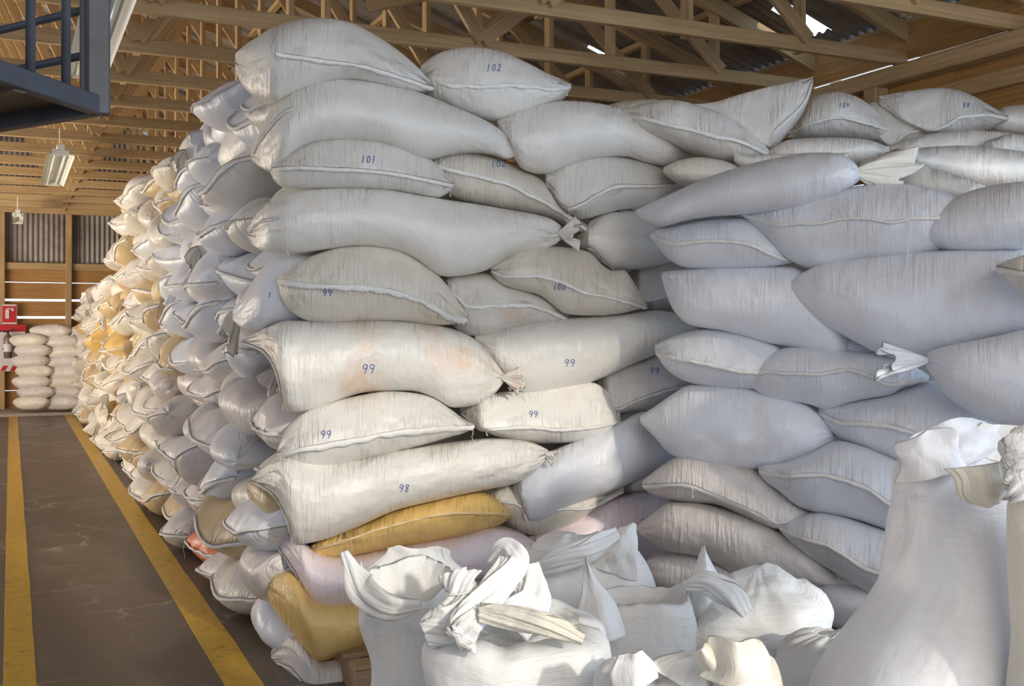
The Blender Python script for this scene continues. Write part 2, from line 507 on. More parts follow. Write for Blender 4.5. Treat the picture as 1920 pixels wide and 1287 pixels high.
        Bv = Bv + wob * 0.0025 / s.unit
        base = s.surf(A, Bv, lift)
        wv = width * (1 + 0.28 * lump(tt / t[-1] * 30, tt * 0 + 3, seed + 9))
        if serrated: wv = wv * (1 + 0.32 * (np.arange(N) % 2))
        taper = np.clip(np.minimum(np.arange(N), N - 1 - np.arange(N)) / 3.0 + 0.55, 0, 1)
        low = s.surf(A, Bv + down * wv * taper / s.unit, lift + 0.007 + 0.004 * np.abs(wob))
        nrm = np.asarray(s.back_dir(A)) * -1.0
        ridge = base + nrm * 0.010 + (low - base) * 0.15
        low2 = low + nrm * 0.002
        rim = ridge * 0.35 + low2 * 0.65 + nrm * (0.003 + 0.003 * np.abs(wob))[:, None]
        rows = [base, ridge, rim, low2, low]
        V = np.array(rows); n = 5
        idx = np.arange(n * N).reshape(n, N); i2 = np.roll(idx, -1, axis=0)
        fs = np.stack([idx[:, :-1], i2[:, :-1], i2[:, 1:], idx[:, 1:]], -1).reshape(-1, 4).tolist()
        fs += [idx[:, 0].tolist(), idx[::-1, -1].tolist()]
        u = np.stack([np.tile(tt * s.unit, n), np.repeat(np.arange(n) * 0.01, N)], -1)
        ob = s.child('hem', V.reshape(-1, 3), fs, mat or M['hem'], uv=u)
        return ob, base, low2
    def stitch(s, pts, mat, seed=0, r=0.0016, parent=None, lift=0.013):
        A = np.array([p[0] for p in pts]); Bv = np.array([p[1] for p in pts])
        t = np.concatenate([[0], np.cumsum(np.hypot(np.diff(A), np.diff(Bv)))]); tt = np.linspace(0, t[-1], 60)
        a = pchip(t, A, tt); b = pchip(t, Bv, tt) + lump(tt / t[-1] * 18, tt * 0, seed) * 0.002 / s.unit
        mb = MB(); mb.tube(s.surf(a, b, lift), r, 5)
        return s.child('stitching', mb.v, mb.f, mat, parent=parent)
    def thread(s, a, b, length, seed=0, mat=None, parent=None):
        p0 = s.surf(a, b, 0.014)
        r = np.random.default_rng(seed)
        ph = r.uniform(0, 6)
        pts = [p0 + np.array([0.005 * math.sin(ph + k * 1.3), 0.004 * math.cos(ph + k), -length * k / 8]) for k in range(9)]
        mb = MB(); mb.tube(pts, 0.0017, 5)
        mb.tube([pts[-1], pts[-1] + np.array([0.004, 0, -0.006])], 0.003, 5)
        return s.child('loose_thread', mb.v, mb.f, mat or M['thread'], parent=parent)
    def mark(s, text, a, b, size, mat, slant=0.15, seed=0):
        mb = MB(); x = a - size * 0.38 * (len(text) - 1)
        for ch in text:
            for stroke in GLYPH[ch]:
                q = np.array(stroke, float)
                if len(q) > 2:
                    tt = np.linspace(0, len(q) - 1, 22)
                    q = np.stack([pchip(range(len(q)), q[:, 0], tt), pchip(range(len(q)), q[:, 1], tt)], -1)
                else:
                    q = q[0] + (q[1] - q[0]) * np.linspace(0, 1, 8)[:, None]
                A = x + (q[:, 0] - 0.5) * size * 0.62 + (q[:, 1] - 0.5) * size * slant
                Bb = b - (q[:, 1] - 0.5) * size
                mb.tube(s.surf(A, Bb, 0.0015), 0.0018, 5)
            x += size * 0.76
        return s.child('marking', mb.v, mb.f, mat)
GLYPH = {
 '9': [[(0.85, .85), (.45, 1), (.12, .78), (.35, .5), (.8, .62), (.88, .9), (.75, .4), (.55, 0)]],
 '8': [[(.8, .85), (.45, 1), (.2, .8), (.5, .52), (.8, .25), (.5, 0), (.2, .22), (.5, .52), (.85, .85)]],
 '0': [[(.5, 1), (.15, .6), (.3, .08), (.65, .05), (.85, .5), (.6, .97), (.45, 1)]],
 '1': [[(.5, 1), (.45, 0)]],
 '2': [[(.15, .8), (.5, 1), (.8, .75), (.45, .35), (.1, .05), (.5, .08), (.95, .1)]],
 '4': [[(.35, 1), (.2, .5), (.8, .45)], [(.7, .8), (.6, 0)]],
 '6': [[(.75, 1), (.3, .6), (.2, .2), (.55, 0), (.8, .25), (.5, .5), (.25, .35)]],
 '~': [[(0, .3), (.3, .6), (.6, .3), (1, .6)]],
}

def cloth_tail(parent_sack, p, d, length, width, mat, seed=0, name='loose_end', up=(0, 0, 1), flat=0.45, open_=0.9, curl=0.0):
    """the slack cloth beyond a tied neck: a pleated, flattened flare"""
    r = np.random.default_rng(seed)
    d = np.array(d, float); d /= np.linalg.norm(d)
    up = np.array(up, float)
    s1 = np.cross(d, up); s1 /= np.linalg.norm(s1); s2 = np.cross(s1, d)
    na, nr = 56, 20
    ang = np.linspace(0, 2 * math.pi, na, endpoint=False)
    rows = []
    npl = r.integers(5, 8)
    ph = r.uniform(0, 6, 3)
    for k in range(nr):
        t = k / (nr - 1)
        w = width * (0.10 + open_ * t ** 0.75)
        fold = 1 + (0.35 * np.sin(npl * ang + ph[0] + 2 * t) + 0.2 * np.sin((npl * 2 + 1) * ang + ph[1])) * (0.35 + 0.65 * t)
        ln = length * t * (1 + 0.18 * np.sin(2 * ang + ph[2]) * t + 0.10 * np.sin(5 * ang + ph[1]) * t)
        q = np.array(p) + d * ln[:, None] + s2 * (np.cos(ang) * w * 0.5 * fold)[:, None] + s1 * (np.sin(ang) * w * 0.5 * flat * fold)[:, None]
        q = q + np.array([0, 0, -1]) * curl * t * t * length
        rows.append(q)
    V = np.array(rows)
    V = V + (crumple(V, seed, 26.0, 5) * 0.006 * np.linspace(0, 1, nr)[:, None])[..., None] * np.array([0.6, -0.6, 0.5])
    # inner side, so the mouth of the cloth has thickness
    inner = V[::-1].copy(); c = V.mean(1, keepdims=True)[::-1]
    inner = c + (inner - c) * 0.90
    V = np.concatenate([V, inner[1:-1]])
    n = len(V)
    idx = np.arange(n * na).reshape(n, na); i2 = np.roll(idx, -1, axis=1)
    fs = np.stack([idx[:-1], i2[:-1], i2[1:], idx[1:]], -1).reshape(-1, 4).tolist()
    u = np.stack([np.tile(ang * width * 0.5, n), np.repeat(np.arange(n) * length / nr, na)], -1)
    if parent_sack is not None:
        return parent_sack.child(name, V.reshape(-1, 3), fs, mat, uv=u, attr=np.full(n * na, 0.5))
    return V.reshape(-1, 3), fs, u

# ------------------------------------------------------------------ building shell
XR, YB, ZC = 6.3, 21.9, 3.62        # right wall, back wall, underside of the tie beams
RIDGE_X, PITCH = -0.3, 0.36
def roof_z(x): return ZC + 0.30 + PITCH * ((XR - RIDGE_X) - abs(x - RIDGE_X))
XL = 2 * RIDGE_X - XR

# floor
mb = MB()
n = 1
mesh = struct(mesh_obj('floor', [(-9, -4, 0), (9, -4, 0), (9, 24, 0), (-9, 24, 0)], [[0, 1, 2, 3]], M['floor'], smooth=False))
for i, (x0, x1) in enumerate(((-0.03, 0.105), (0.86, 1.02))):
    mb = MB(); N = 60
    vs_, fs_ = [], []
    for k in range(N + 1):
        y = -1 + 21.5 * k / N
        vs_ += [(x0 + random.uniform(-.004, .004), y, 0.003), (x1 + random.uniform(-.004, .004), y, 0.003), (x0, y, 0), (x1, y, 0)]
    for k in range(N):
        b = 4 * k
        fs_ += [[b, b + 1, b + 5, b + 4], [b + 2, b, b + 4, b + 6], [b + 1, b + 3, b + 7, b + 5]]
    o = mesh_obj('floor_stripe', vs_, fs_, M['stripe'], smooth=False)
    tag(o, ['yellow stripe painted down the left edge of the walkway', 'yellow stripe painted along the foot of the sack stack'][i], 'floor marking')

# kerb at the back
mb = MB(); mb.box((-7, 20.5, 0), (1.4, YB - 0.02, 0.05))
o = mb.build('concrete_kerb', M['kerb']); struct(o); o.name = 'trim_1'

# back wall: planks with daylight gaps, corrugated band above
mb = MB()
z = 0.02
hs = [0.36, 0.36, 0.33, 0.30, 0.30, 0.30, 0.31, 0.28]
gaps = [0.006, 0.010, 0.022, 0.016, 0.026, 0.036, 0.010, 0.012]
for h, g in zip(hs, gaps):
    x = -7.0
    while x < XR + 0.1:
        w = random.uniform(2.4, 3.6)
        mb.box((x, YB, z + random.uniform(0, g * 0.5)), (min(x + w, XR + .1) - 0.004, YB + 0.03, z + h))
        x += w
    z += h + g
ztop = z
back = struct(mb.build('wall_back', M['plank']))
def corrugated(x0, x1, zfun, y, amp=0.012, per=0.09):
    vs_, fs_ = [], []
    n = int((x1 - x0) / per * 8)
    for i in range(n + 1):
        x = x0 + (x1 - x0) * i / n
        yy = y + amp * math.sin(2 * math.pi * (x - x0) / per)
        za, zb = zfun(x)
        vs_ += [(x, yy, za), (x, yy, zb)]
    for i in range(n): fs_.append([2*i, 2*i+2, 2*i+3, 2*i+1])
    return vs_, fs_
vs_, fs_ = corrugated(-7, XR, lambda x: (ztop - 0.04, roof_z(x)), YB + 0.05)
o = mesh_obj('wall_back_cladding', vs_, fs_, M['roof']); struct(o)
for i, x in enumerate((-1.6, -0.15, 0.98, 2.6, 4.2)):
    mb = MB(); mb.bar((x, YB - 0.07, 0), (x + (0.0 if i != 2 else 0.02), YB - 0.07, ZC + 0.1), 0.11, 0.13)
    o = struct(mb.build('trim_%d' % (i + 2), M['wood']))
mb = MB(); mb.box((-7, YB - 0.06, ztop - 0.06), (XR, YB - 0.005, ztop + 0.07)); o = struct(mb.build('trim_7', M['wood']))

# right wall: boards between posts, double plate on top
mb = MB(); z = 0.02
for i in range(13):
    h = 0.303
    y = 2.5
    while y < YB:
        w = random.uniform(2.5, 4)
        mb.bar((XR + 0.02, y, z + h/2), (XR + 0.02, min(y + w - .004, YB), z + h/2), 0.03, h - 0.006 - random.uniform(0, .012))
        y += w
    z += h
o = struct(mb.build('wall_right', M['plank']))
k = 8
for y in np.arange(4.35, YB, 2.1):
    mb = MB(); mb.bar((XR - 0.07, y, 0), (XR - 0.07, y, ZC - 0.14), 0.14, 0.14); struct(mb.build('trim_%d' % k, M['wood'])); k += 1
mb = MB(); mb.bar((XR - 0.08, 2.5, ZC - 0.08), (XR - 0.08, YB, ZC - 0.08), 0.14, 0.13); struct(mb.build('trim_%d' % k, M['wood'])); k += 1
mb = MB(); mb.bar((XR - 0.03, 2.5, ZC - 0.30), (XR - 0.03, YB, ZC - 0.30), 0.07, 0.12); struct(mb.build('trim_%d' % k, M['wood'])); k += 1

# front wall behind the photographer, unseen; door opening shaped to place the sun patch
DX0, DX1, DZ = 1.35, 3.75, 3.85
YF = -1.6
mb = MB()
mb.box((DX1, YF - .05, 0), (DX1 + 1.2, YF, 5.9)); mb.box((-4.2, YF - .05, 0), (DX0, YF, 5.9)); mb.box((DX0, YF - .05, DZ), (DX1, YF, 5.9))
mb.bar((1.9, YF - .03, 2.42), (3.5, YF - .03, 2.95), 0.04, 0.62)  # added slanted bar, unseen: shades the big right sack and streaks the sun
struct(mb.build('wall_front', M['plank']))

# left wall: unseen, added to dim the stack's walkway side; open band lets sky light in
mb = MB(); mb.box((XL - .05, -1.6, 0), (XL, YB, 1.5)); mb.box((XL - .05, -1.6, 2.4), (XL, YB, 3.9))
struct(mb.build('wall_left', M['plank']))

# roof: corrugated sheets on two slopes, waves across Y
def roof_side(name, xa, xb, holes=()):
    per, amp = 0.105, 0.014
    y0, y1 = YF - .2, YB + 0.6
    n = int((y1 - y0) / per * 6)
    ys = np.linspace(y0, y1, n + 1)
    xs = np.linspace(xa, xb, 16)
    vs_ = []
    for x in xs:
        for y in ys: vs_.append((x, y, roof_z(x) + 0.11 + amp * math.sin(2 * math.pi * y / per)))
    m = n + 1; fs_ = []
    for i in range(len(xs) - 1):
        for j in range(n):
            xm, ym = (xs[i] + xs[i+1]) / 2, ys[j]
            if any(a < xm < b and c < ym < d for a, b, c, d in holes): continue
            fs_.append([i*m+j, (i+1)*m+j, (i+1)*m+j+1, i*m+j+1])
    return struct(mesh_obj(name, vs_, fs_, M['roof']))
HOLES = [(5.55, 5.95, 8.1, 8.42), (5.95, 6.4, 6.9, 7.1), (5.1, 5.5, 9.3, 9.4)]
roof_side('ceiling', RIDGE_X, XR + 0.35, HOLES)
roof_side('ceiling_left', XL - 0.35, RIDGE_X, [(-3.4, -2.2, 7, 12.5), (-3.4, -2.2, 15, 19)])

# purlins along the roof
k = 40
for s_ in (1, -1):
    for d in np.arange(0.35, XR - RIDGE_X + 0.2, 0.9):
        x = RIDGE_X + s_ * d
        mb = MB(); mb.bar((x, YF, roof_z(x) + 0.055), (x, YB, roof_z(x) + 0.055), 0.07, 0.055)
        struct(mb.build('trim_%d' % k, M['wood'])); k += 1

# trusses
def make_truss():
    root = empty('roof_truss')
    def part(name, a, b, w, h):
        mb = MB(); mb.bar(a, b, w, h); return mb.build(name, M['wood'], root)
    part('tie_beam', (XL, 0, ZC + 0.05), (XR, 0, ZC + 0.05), 0.055, 0.105)
    for s_ in (1, -1):
        xe = XR if s_ > 0 else XL
        part('rafter', (RIDGE_X, 0.0, roof_z(RIDGE_X) - 0.05), (xe + s_ * 0.3, 0.0, roof_z(xe + s_ * .3) - 0.05), 0.055, 0.13)
        prev = None
        xs = [RIDGE_X + s_ * d for d in (1.15, 2.3, 3.45, 4.6, 5.6)]
        for i, x in enumerate(xs):
            part('post', (x, 0.05, ZC), (x, 0.05, roof_z(x)), 0.045, 0.10)
        pts = [RIDGE_X] + xs
        for i in range(5):
            a, b = pts[i], pts[i + 1]
            part('brace', (a, -0.05, ZC + 0.08) if i % 2 else (b, -0.05, ZC + 0.08),
                 (b, -0.05, roof_z(b) - 0.04) if i % 2 else (a, -0.05, roof_z(a) - 0.06), 0.045, 0.10)
    part('post', (RIDGE_X, 0.05, ZC), (RIDGE_X, 0.05, roof_z(RIDGE_X)), 0.045, 0.11)
    return root
ORD = ['first', 'second', 'third', 'fourth', 'fifth', 'sixth', 'seventh', 'eighth', 'ninth', 'tenth', 'eleventh', 'twelfth',
       'thirteenth', 'fourteenth', 'fifteenth', 'sixteenth', 'seventeenth', 'eighteenth', 'nineteenth', 'twentieth',
       'twenty-first', 'twenty-second', 'twenty-third', 'twenty-fourth', 'twenty-fifth', 'twenty-sixth', 'twenty-seventh', 'twenty-eighth', 'twenty-ninth', 'thirtieth']
def copy_tree(o, parent=None):
    c = o.copy(); C.objects.link(c)
    if parent is not None: c.parent = parent
    for ch in list(o.children):
        copy_tree(ch, c)
    return c
truss0 = make_truss()
NT = 16
for k in range(NT):
    t = truss0 if k == 0 else copy_tree(truss0)
    t.location = (0, 5.15 + 1.06 * k, 0)
    t['category'] = 'roof truss'; t['group'] = 'timber roof trusses'
    t['label'] = ('timber roof truss nearest the camera, crossing the top right corner' if k == 0 else
                  'timber roof truss against the back wall' if k == NT - 1 else
                  'timber roof truss, %s back from the nearest one' % ORD[k - 1])
# long diagonal wind brace lying across the tie beams
mb = MB(); mb.bar((2.2, 7.0, ZC + 0.16), (4.9, 5.3, roof_z(4.9) - .1), 0.05, 0.10)
tag(mb.build('wind_brace', M['wood']), 'loose timber brace crossing the near roof trusses', 'timber brace')

# ------------------------------------------------------------------ strip lights
def strip_light(x, y0, y1, z, label, w=0.26):
    root = empty('strip_light', (x, y0, z))
    mb = MB()
    N = 24; vs_ = []; fs_ = []
    for k, yy in enumerate((0, y1 - y0)):
        for i in range(N + 1):
            t = i / N * 2 - 1
            zz = 0.055 - 0.075 * abs(t) ** 1.3 + 0.006 * math.cos(t * 14)
            vs_.append((t * w / 2, yy, zz))
        for i in range(N + 1):
            t = i / N * 2 - 1
            zz = 0.055 - 0.075 * abs(t) ** 1.3 + 0.006 * math.cos(t * 14) + 0.004
            vs_.append((t * w / 2, yy, zz))
    m = 2 * (N + 1)
    for i in range(N):
        fs_ += [[i, i + 1, m + i + 1, m + i], [N + 1 + i, m + N + 1 + i, m + N + 2 + i, N + 2 + i]]
    mesh_obj('reflector', vs_, fs_, M['white_paint'], root)
    mb = MB(); mb.box((-0.035, 0.0, 0.045), (0.035, y1 - y0, 0.10)); mb.build('housing', M['white_paint'], root)
    for s_ in (-1, 1):
        mb = MB(); mb.tube([(s_ * 0.05, 0.03, 0.008), (s_ * 0.05, y1 - y0 - 0.03, 0.008)], 0.014, 12); mb.build('tube', M['tube'], root, smooth=True)
    for yy in (0.01, y1 - y0 - 0.03):
        mb = MB(); mb.box((-0.08, yy, -0.012), (0.08, yy + 0.02, 0.05)); mb.build('end_holder', M['white_paint'], root)
    for yy in (0.3, y1 - y0 - 0.3):
        mb = MB(); mb.tube([(0, yy, 0.1), (0, yy, ZC - z + .02)], 0.006, 6); mb.build('hanger', M['white_paint'], root)
    tag(root, label, 'strip light', 'strip lights over the walkway')
strip_light(0.47, 5.6, 8.0, 3.33, 'long white strip light beside the steel platform, cut by the top edge')
strip_light(0.46, 11.7, 14.3, 3.33, 'white strip light with corrugated reflector over the middle of the walkway')
strip_light(0.10, 18.3, 19.6, 3.3, 'small far strip light hanging before the back wall', 0.16)

# ------------------------------------------------------------------ steel platform, top left
def platform():
    Ccor = P(184, 214, 2.6); e2 = P(0, 242, 2.81) - Ccor; e1 = P(0, 152, 2.26) - Ccor
    e2[2] = 0; e1[2] = 0
    e2 = e2 / np.linalg.norm(e2); e1 = e1 / np.linalg.norm(e1)
    L1, L2 = 1.3, 1.3
    root = empty('steel_platform', tuple(Ccor))
    def bar(name, a, b, w, h, m='steel'):
        mb = MB(); mb.bar(a, b, w, h); return mb.build(name, M[m], root)
    A = np.zeros(3); z = np.array([0, 0, 1.0])
    mb = MB()
    for (a, b) in ((A, e1 * L1), (A, e2 * L2), (e1 * L1, e1 * L1 + e2 * L2), (e2 * L2, e1 * L1 + e2 * L2)):
        mb.bar(a + z * .02, b + z * .02, 0.035, 0.045)
    mb.build('deck_frame', M['steel'], root)
    mb = MB()
    q = [A, e1 * L1, e1 * L1 + e2 * L2, e2 * L2]
    mb.add([p + z * .035 for p in q] + [p + z * .042 for p in q], [[0, 1, 2, 3], [7, 6, 5, 4], [0, 4, 5, 1], [1, 5, 6, 2], [2, 6, 7, 3], [3, 7, 4, 0]])
    mb.build('deck_plate', M['rust'], root)
    for t in (0.22, 0.5, 0.8):
        bar('joist', e1 * t * L1 + z * .012, e1 * t * L1 + e2 * L2 + z * .012, 0.03, 0.04, 'rust')
    mb = MB(); mb.bar(A, A + z * 1.0, 0.052, 0.052); mb.bar(e2 * 0.045 , e2 * 0.045 + z * 1.0, 0.03, 0.03); mb.build('corner_post', M['steel'], root)
    for k, t in enumerate((0.125, 0.25, 0.37, 0.5, 0.65)):
        mb = MB(); mb.tube([e1 * t + z * .04, e1 * t + z * 1.0], 0.011, 10); mb.build('upright_bar', M['steel'], root, smooth=True)
    for hz in (0.15, 0.262, 0.40):
        mb = MB(); mb.tube([A + z * hz, e2 * L2 + z * hz], 0.010, 10); mb.build('rail_rod', M['steel'], root, smooth=True)
    for p in (e1 * L1, e2 * L2 + e1 * 0.1 * 0, e1 * L1 + e2 * L2):
        bar('support_leg', p, p - z * Ccor[2], 0.05, 0.05)
    tag(root, 'dark blue-grey steel platform with barred railing above the walkway', 'platform')
platform()

# ------------------------------------------------------------------ back-wall sign and extinguisher
def zat(Y, u):
    return Y / (cy - (u - CX) / F_PX * sy)
def bw(u, v, dy=0.0):
    z = zat(YB - dy, u); return P(u, v, z)
def board(name, u0, v0, u1, v1, dy, mat, thick=0.012):
    a = bw(u0, v0, dy); b = bw(u1, v1, dy)
    mb = MB(); mb.box((min(a[0], b[0]), a[1] - thick, b[2]), (max(a[0], b[0]), a[1], a[2]))
    return mb
rt = empty('fire_sign', tuple(bw(17, 589, 0.15)))
og = np.array(rt.location)
def sub(mb, name, mat, parent, og):
    o = mesh_obj(name, np.array(mb.v) - og, mb.f, mat, parent, smooth=False); return o
sub(board('b', 2, 571, 32, 608, 0.15, None), 'panel', M['signwhite'], rt, og)
sub(board('b', 4.5, 574, 29.5, 605, 0.165, None), 'red_field', M['red'], rt, og)
mb = MB()
for k in range(10):
    v = 572 + k * 3.6
    for uu in (2, 30):
        q = board('b', uu, v, uu + 2, v + 1.8, 0.163, None); mb.add(q.v, q.f)
sub(mb, 'border_dashes', M['red'], rt, og)
mb = board('b', 10, 581, 17, 598, 0.182, None)
q = board('b', 12, 578, 15, 581, 0.182, None); mb.add(q.v, q.f)
q = board('b', 14, 578, 25, 580, 0.182, None); mb.add(q.v, q.f)
q = board('b', 21, 577, 26, 583, 0.182, None); mb.add(q.v, q.f)
sub(mb, 'extinguisher_symbol', M['signwhite'], rt, og)
tag(rt, 'red and white fire extinguisher sign on the plank back wall', 'sign')
rt = empty('equipment_board', tuple(bw(20, 696, 0.15))); og = np.array(rt.location)
sub(board('b', -40, 622, 47, 696, 0.15, None), 'white_panel', M['signwhite'], rt, og)
sub(board('b', -40, 609, 48, 622, 0.17, None), 'red_band', M['red'], rt, og)
mb = MB()
for k in range(5):
    p0 = -36 + k * 18
    a, b, c, d = bw(p0, 696, .17), bw(p0 + 9, 696, .17), bw(p0 + 15, 686, .17), bw(p0 + 6, 686, .17)
    mb.add([a, b, c, d], [[0, 1, 2, 3]])
sub(mb, 'hazard_stripes', M['red'], rt, og)
tag(rt, 'white board with red top band behind the fire extinguisher', 'board')
def lathe(prof, n=20):
    vs_, fs_ = [], []
    for r_, z_ in prof:
        for k in range(n):
            t = 2 * math.pi * k / n; vs_.append((r_ * math.cos(t), r_ * math.sin(t), z_))
    m = len(prof)
    for i in range(m - 1):
        for k in range(n): fs_.append([i*n+k, i*n+(k+1) % n, (i+1)*n+(k+1) % n, (i+1)*n+k])
    fs_ += [list(range(n))[::-1], list(range((m-1)*n, m*n))]
    return vs_, fs_
p = bw(15, 672, 0.32)
rt = empty('fire_extinguisher', tuple(p))
vs_, fs_ = lathe([(0.06, 0), (0.075, 0.015), (0.075, 0.36), (0.055, 0.41), (0.022, 0.44), (0.022, 0.47)])
mesh_obj('cylinder_body', vs_, fs_, M['extg'], rt)
mb = MB(); mb.box((-0.02, -0.02, 0.46), (0.02, 0.02, 0.50)); mb.bar((0, 0, 0.50), (0.10, -0.02, 0.54), 0.02, 0.012); mb.bar((0, 0, 0.49), (0.10, -0.02, 0.485), 0.02, 0.012); mb.build('handle', M['black'], rt)
mb = MB(); mb.tube([(-0.02, 0, 0.48), (-0.12, -0.01, 0.50), (-0.17, -0.01, 0.40), (-0.15, 0, 0.2)], 0.012, 8); mb.build('hose', M['black'], rt, smooth=True)
vs_, fs_ = lathe([(0.0765, 0.12), (0.0765, 0.26)]); mesh_obj('paper_label', vs_, fs_[:-2], M['signwhite'], rt)
mb = MB(); mb.box((-0.09, 0.06, 0.15), (0.09, 0.16, 0.19)); mb.build('bracket', M['steel'], rt)
tag(rt, 'fire extinguisher hanging on the white board under the red sign', 'fire extinguisher')

# ------------------------------------------------------------------ side sacks facing the walkway
def proto_sack(kind, seed, mat='white'):
    """a sack lying with its end toward -X; local origin at the bottom centre of that end"""
    r = np.random.default_rng(seed)
    W = 0.33; H = 0.25
    # the end profile: along = local -Y..+Y, vertical = Z
    sag1, sag2 = r.uniform(-0.05, 0.05, 2)
    c = r.uniform(-0.05, 0.05)
    l, rr = -W * r.uniform(.95, 1.12), W * r.uniform(.95, 1.12)
    y0 = 0.12 + sag1; y1 = 0.12 + sag2
    st = [(l, y0 + .012, y0 - .012), (l * .86, y0 + .065, y0 - .05), (l * .55, .19 + .4 * sag1, .035), (c, .25, .0),
          (rr * .55, .19 + .4 * sag2, .035), (rr * .86, y1 + .065, y1 - .05), (rr, y1 + .012, y1 - .012)]
    def pt(a, b, d):
        a = np.asarray(a, float); b = np.asarray(b, float); d = np.asarray(d, float)
        tw = 0.12 * math.sin(seed) * a
        return np.stack(np.broadcast_arrays(d, a, -b + tw * 0.3), -1)
    def bd(a):
        a = np.asarray(a, float); return np.stack([np.ones_like(a), 0 * a, 0 * a], -1)
    # flip: top/bottom measured upward here, so top value > bottom value; convert by giving b as height
    sm = None
    if kind != 'smooth':
        m = r.uniform(-.04, .05)
        sm = [(l, y0), (l * .5, .5 * (y0 + .13) + m * .5), (c, .125 + m), (rr * .5, .5 * (y1 + .13) + m * .5), (rr, y1)]
    st = [(a, -t_, -b_) for a, t_, b_ in st]
    if sm: sm = [(a, -b_) for a, b_ in sm]
    front = {'seam': 0.21, 'smooth': 0.15, 'tied': 0.16}[kind]
    S = Sack(st, pt, bd, front=front, back=0.42, seam=sm if kind == 'seam' else None, na=44, nf=20, nb=8, seed=seed, kx=2.4, lumpamp=0.03)
    ob = S.build('grain_sack', M[mat], origin=(0, 0, 0))
    if kind == 'seam':
        hm, _, _ = S.hem(sm, width=0.016, down=-1.0 if r.random() < .5 else 1.0, seed=seed)
        S.stitch([(a, b - 0.004) for a, b in sm], M['hem_dark'], seed, r=0.0017, parent=hm, lift=0.016)
        if r.random() < .6:
            e = sm[0] if r.random() < .5 else sm[-1]
            S.thread(e[0] * .97, e[1], r.uniform(.06, .2), seed)
    elif kind == 'tied':
        p0 = S.surf(c, -.12, -0.03)
        cloth_tail(S, p0, (-1, r.uniform(-.6, .6), r.uniform(-.9, .0)), r.uniform(.07, .12), 0.15, M[mat], seed, flat=.55, curl=.6, open_=.7)
    return ob
protos = {}
sd = 100
for kind, n_ in (('seam', 6), ('smooth', 3), ('tied', 4)):
    protos[kind] = []
    for i in range(n_):
        sd += 3
        protos[kind].append(proto_sack(kind, sd))
PCOL = {}
def proto_in(kind, i, col):
    """prototype with another cloth: mesh data of its own so that the colour differs"""
    key = (kind, i, col)
    if key in PCOL: return PCOL[key]
    src = protos[kind][i]
    c = src.copy(); C.objects.link(c)
    c.data = src.data.copy(); c.data.materials[0] = M[col]
    for ch in src.children:
        d = ch.copy(); C.objects.link(d); d.parent = c
        if ch.name.startswith('loose_end'):
            d.data = ch.data.copy(); d.data.materials[0] = M[col]
        for g in ch.children:
            e = g.copy(); C.objects.link(e); e.parent = d
    PCOL[key] = c
    return c
used_p = set()
def place(kind, i, col, loc, rot, scale):
    p = proto_in(kind, i, col)
    key = (kind, i, col)
    if key in used_p: p = copy_tree(p)
    used_p.add(key)
    p.location = loc; p.rotation_euler = rot; p.scale = scale
    return p
CNAME = {'white': 'white', 'blue_shaded': 'blue-shaded white', 'beige': 'cream', 'tan': 'tan', 'yellow': 'yellow', 'pink': 'pinkish', 'dusty': 'dusty grey', 'orange': 'orange-striped', 'stained': 'brown-stained white'}
KNAME = {'seam': 'hemmed', 'smooth': 'smooth', 'tied': 'tied'}
XS = 1.17
rr = random.Random(5)
nside = 0
y = 5.24; ci = 0
while y < 20.9:
    wd = 0.66 + 0.003 * ci
    sY = wd / 0.60
    top = 3.0 if y < 12.6 else (2.5 if y < 13.8 else 2.15)
    nl = int(round(top / 0.248))
    for li in range(nl):
        z0 = 0.0 + li * (top / nl) + (rr.uniform(-.03, .03) if li else 0)
        yy = y + (wd * (0.5 if ci else 0.05) if li % 2 else 0) + rr.uniform(-.07, .07) * (1 if ci else .3)
        t = li / nl
        far = (y - 8.0) / 3.0
        q = rr.random()
        if y > 9.3 + rr.uniform(-.9, .9):
            col = 'tan' if q < .17 else 'yellow' if q < .22 else 'beige' if q < .66 else 'white' if q < .92 else 'dusty'
        elif y < 8.0 and t > .62:
            col = 'blue_shaded' if q < .7 else 'white'
        elif t < .42:
            col = 'dusty' if q < .55 else 'tan' if q < .68 else 'blue_shaded' if q < .85 else 'beige'
        else:
            col = 'blue_shaded' if q < .66 else 'white' if q < .90 else 'dusty' if q < .96 else 'tan'
        if li == 0 and ci in (3,): col = 'orange'
        kind = rr.choices(['seam', 'smooth', 'tied'], [.66, .23, .11] if li else [.8, .2, 0])[0]
        i = rr.randrange(len(protos[kind]))
        loc = (XS + 0.12 - (0.07 if li < 4 else 0) + rr.uniform(-.07, .07) - 0.03 * math.sin(li * 1.7 + ci), yy, z0)
        k_ = 1.0 if ci else 0.35
        ob = place(kind, i, col, loc, (R(rr.uniform(-16, 16)) * k_ if li else 0.0, R(rr.uniform(-8, 8)) if li else 0.0, R(rr.uniform(-20, 20)) * k_),
                   (1.0, sY * rr.uniform(.95, 1.12) * (1 if ci else .88), rr.uniform(1.12, 1.4)))
        if li == 0 and ci in (3, 4): pass
        lay = 'floor layer' if li == 0 else ('top layer' if li == nl - 1 else '%s layer up' % ORD[li])
        colname = '%s column from near corner' % ORD[ci]
        tag(ob, '%s sack end, %s, %s, %s' % (CNAME[col], KNAME[kind], lay, colname), 'sack', 'sack ends facing the walkway')
        nside += 1
    y += wd; ci += 1
print('side sacks', nside, 'columns', ci)
# prototypes that were not used as they stand are removed with their parts
for kind in protos:
    for src in protos[kind]:
        for ch in list(src.children):
            for g in list(ch.children): bpy.data.objects.remove(g)
            bpy.data.objects.remove(ch)
        bpy.data.objects.remove(src)

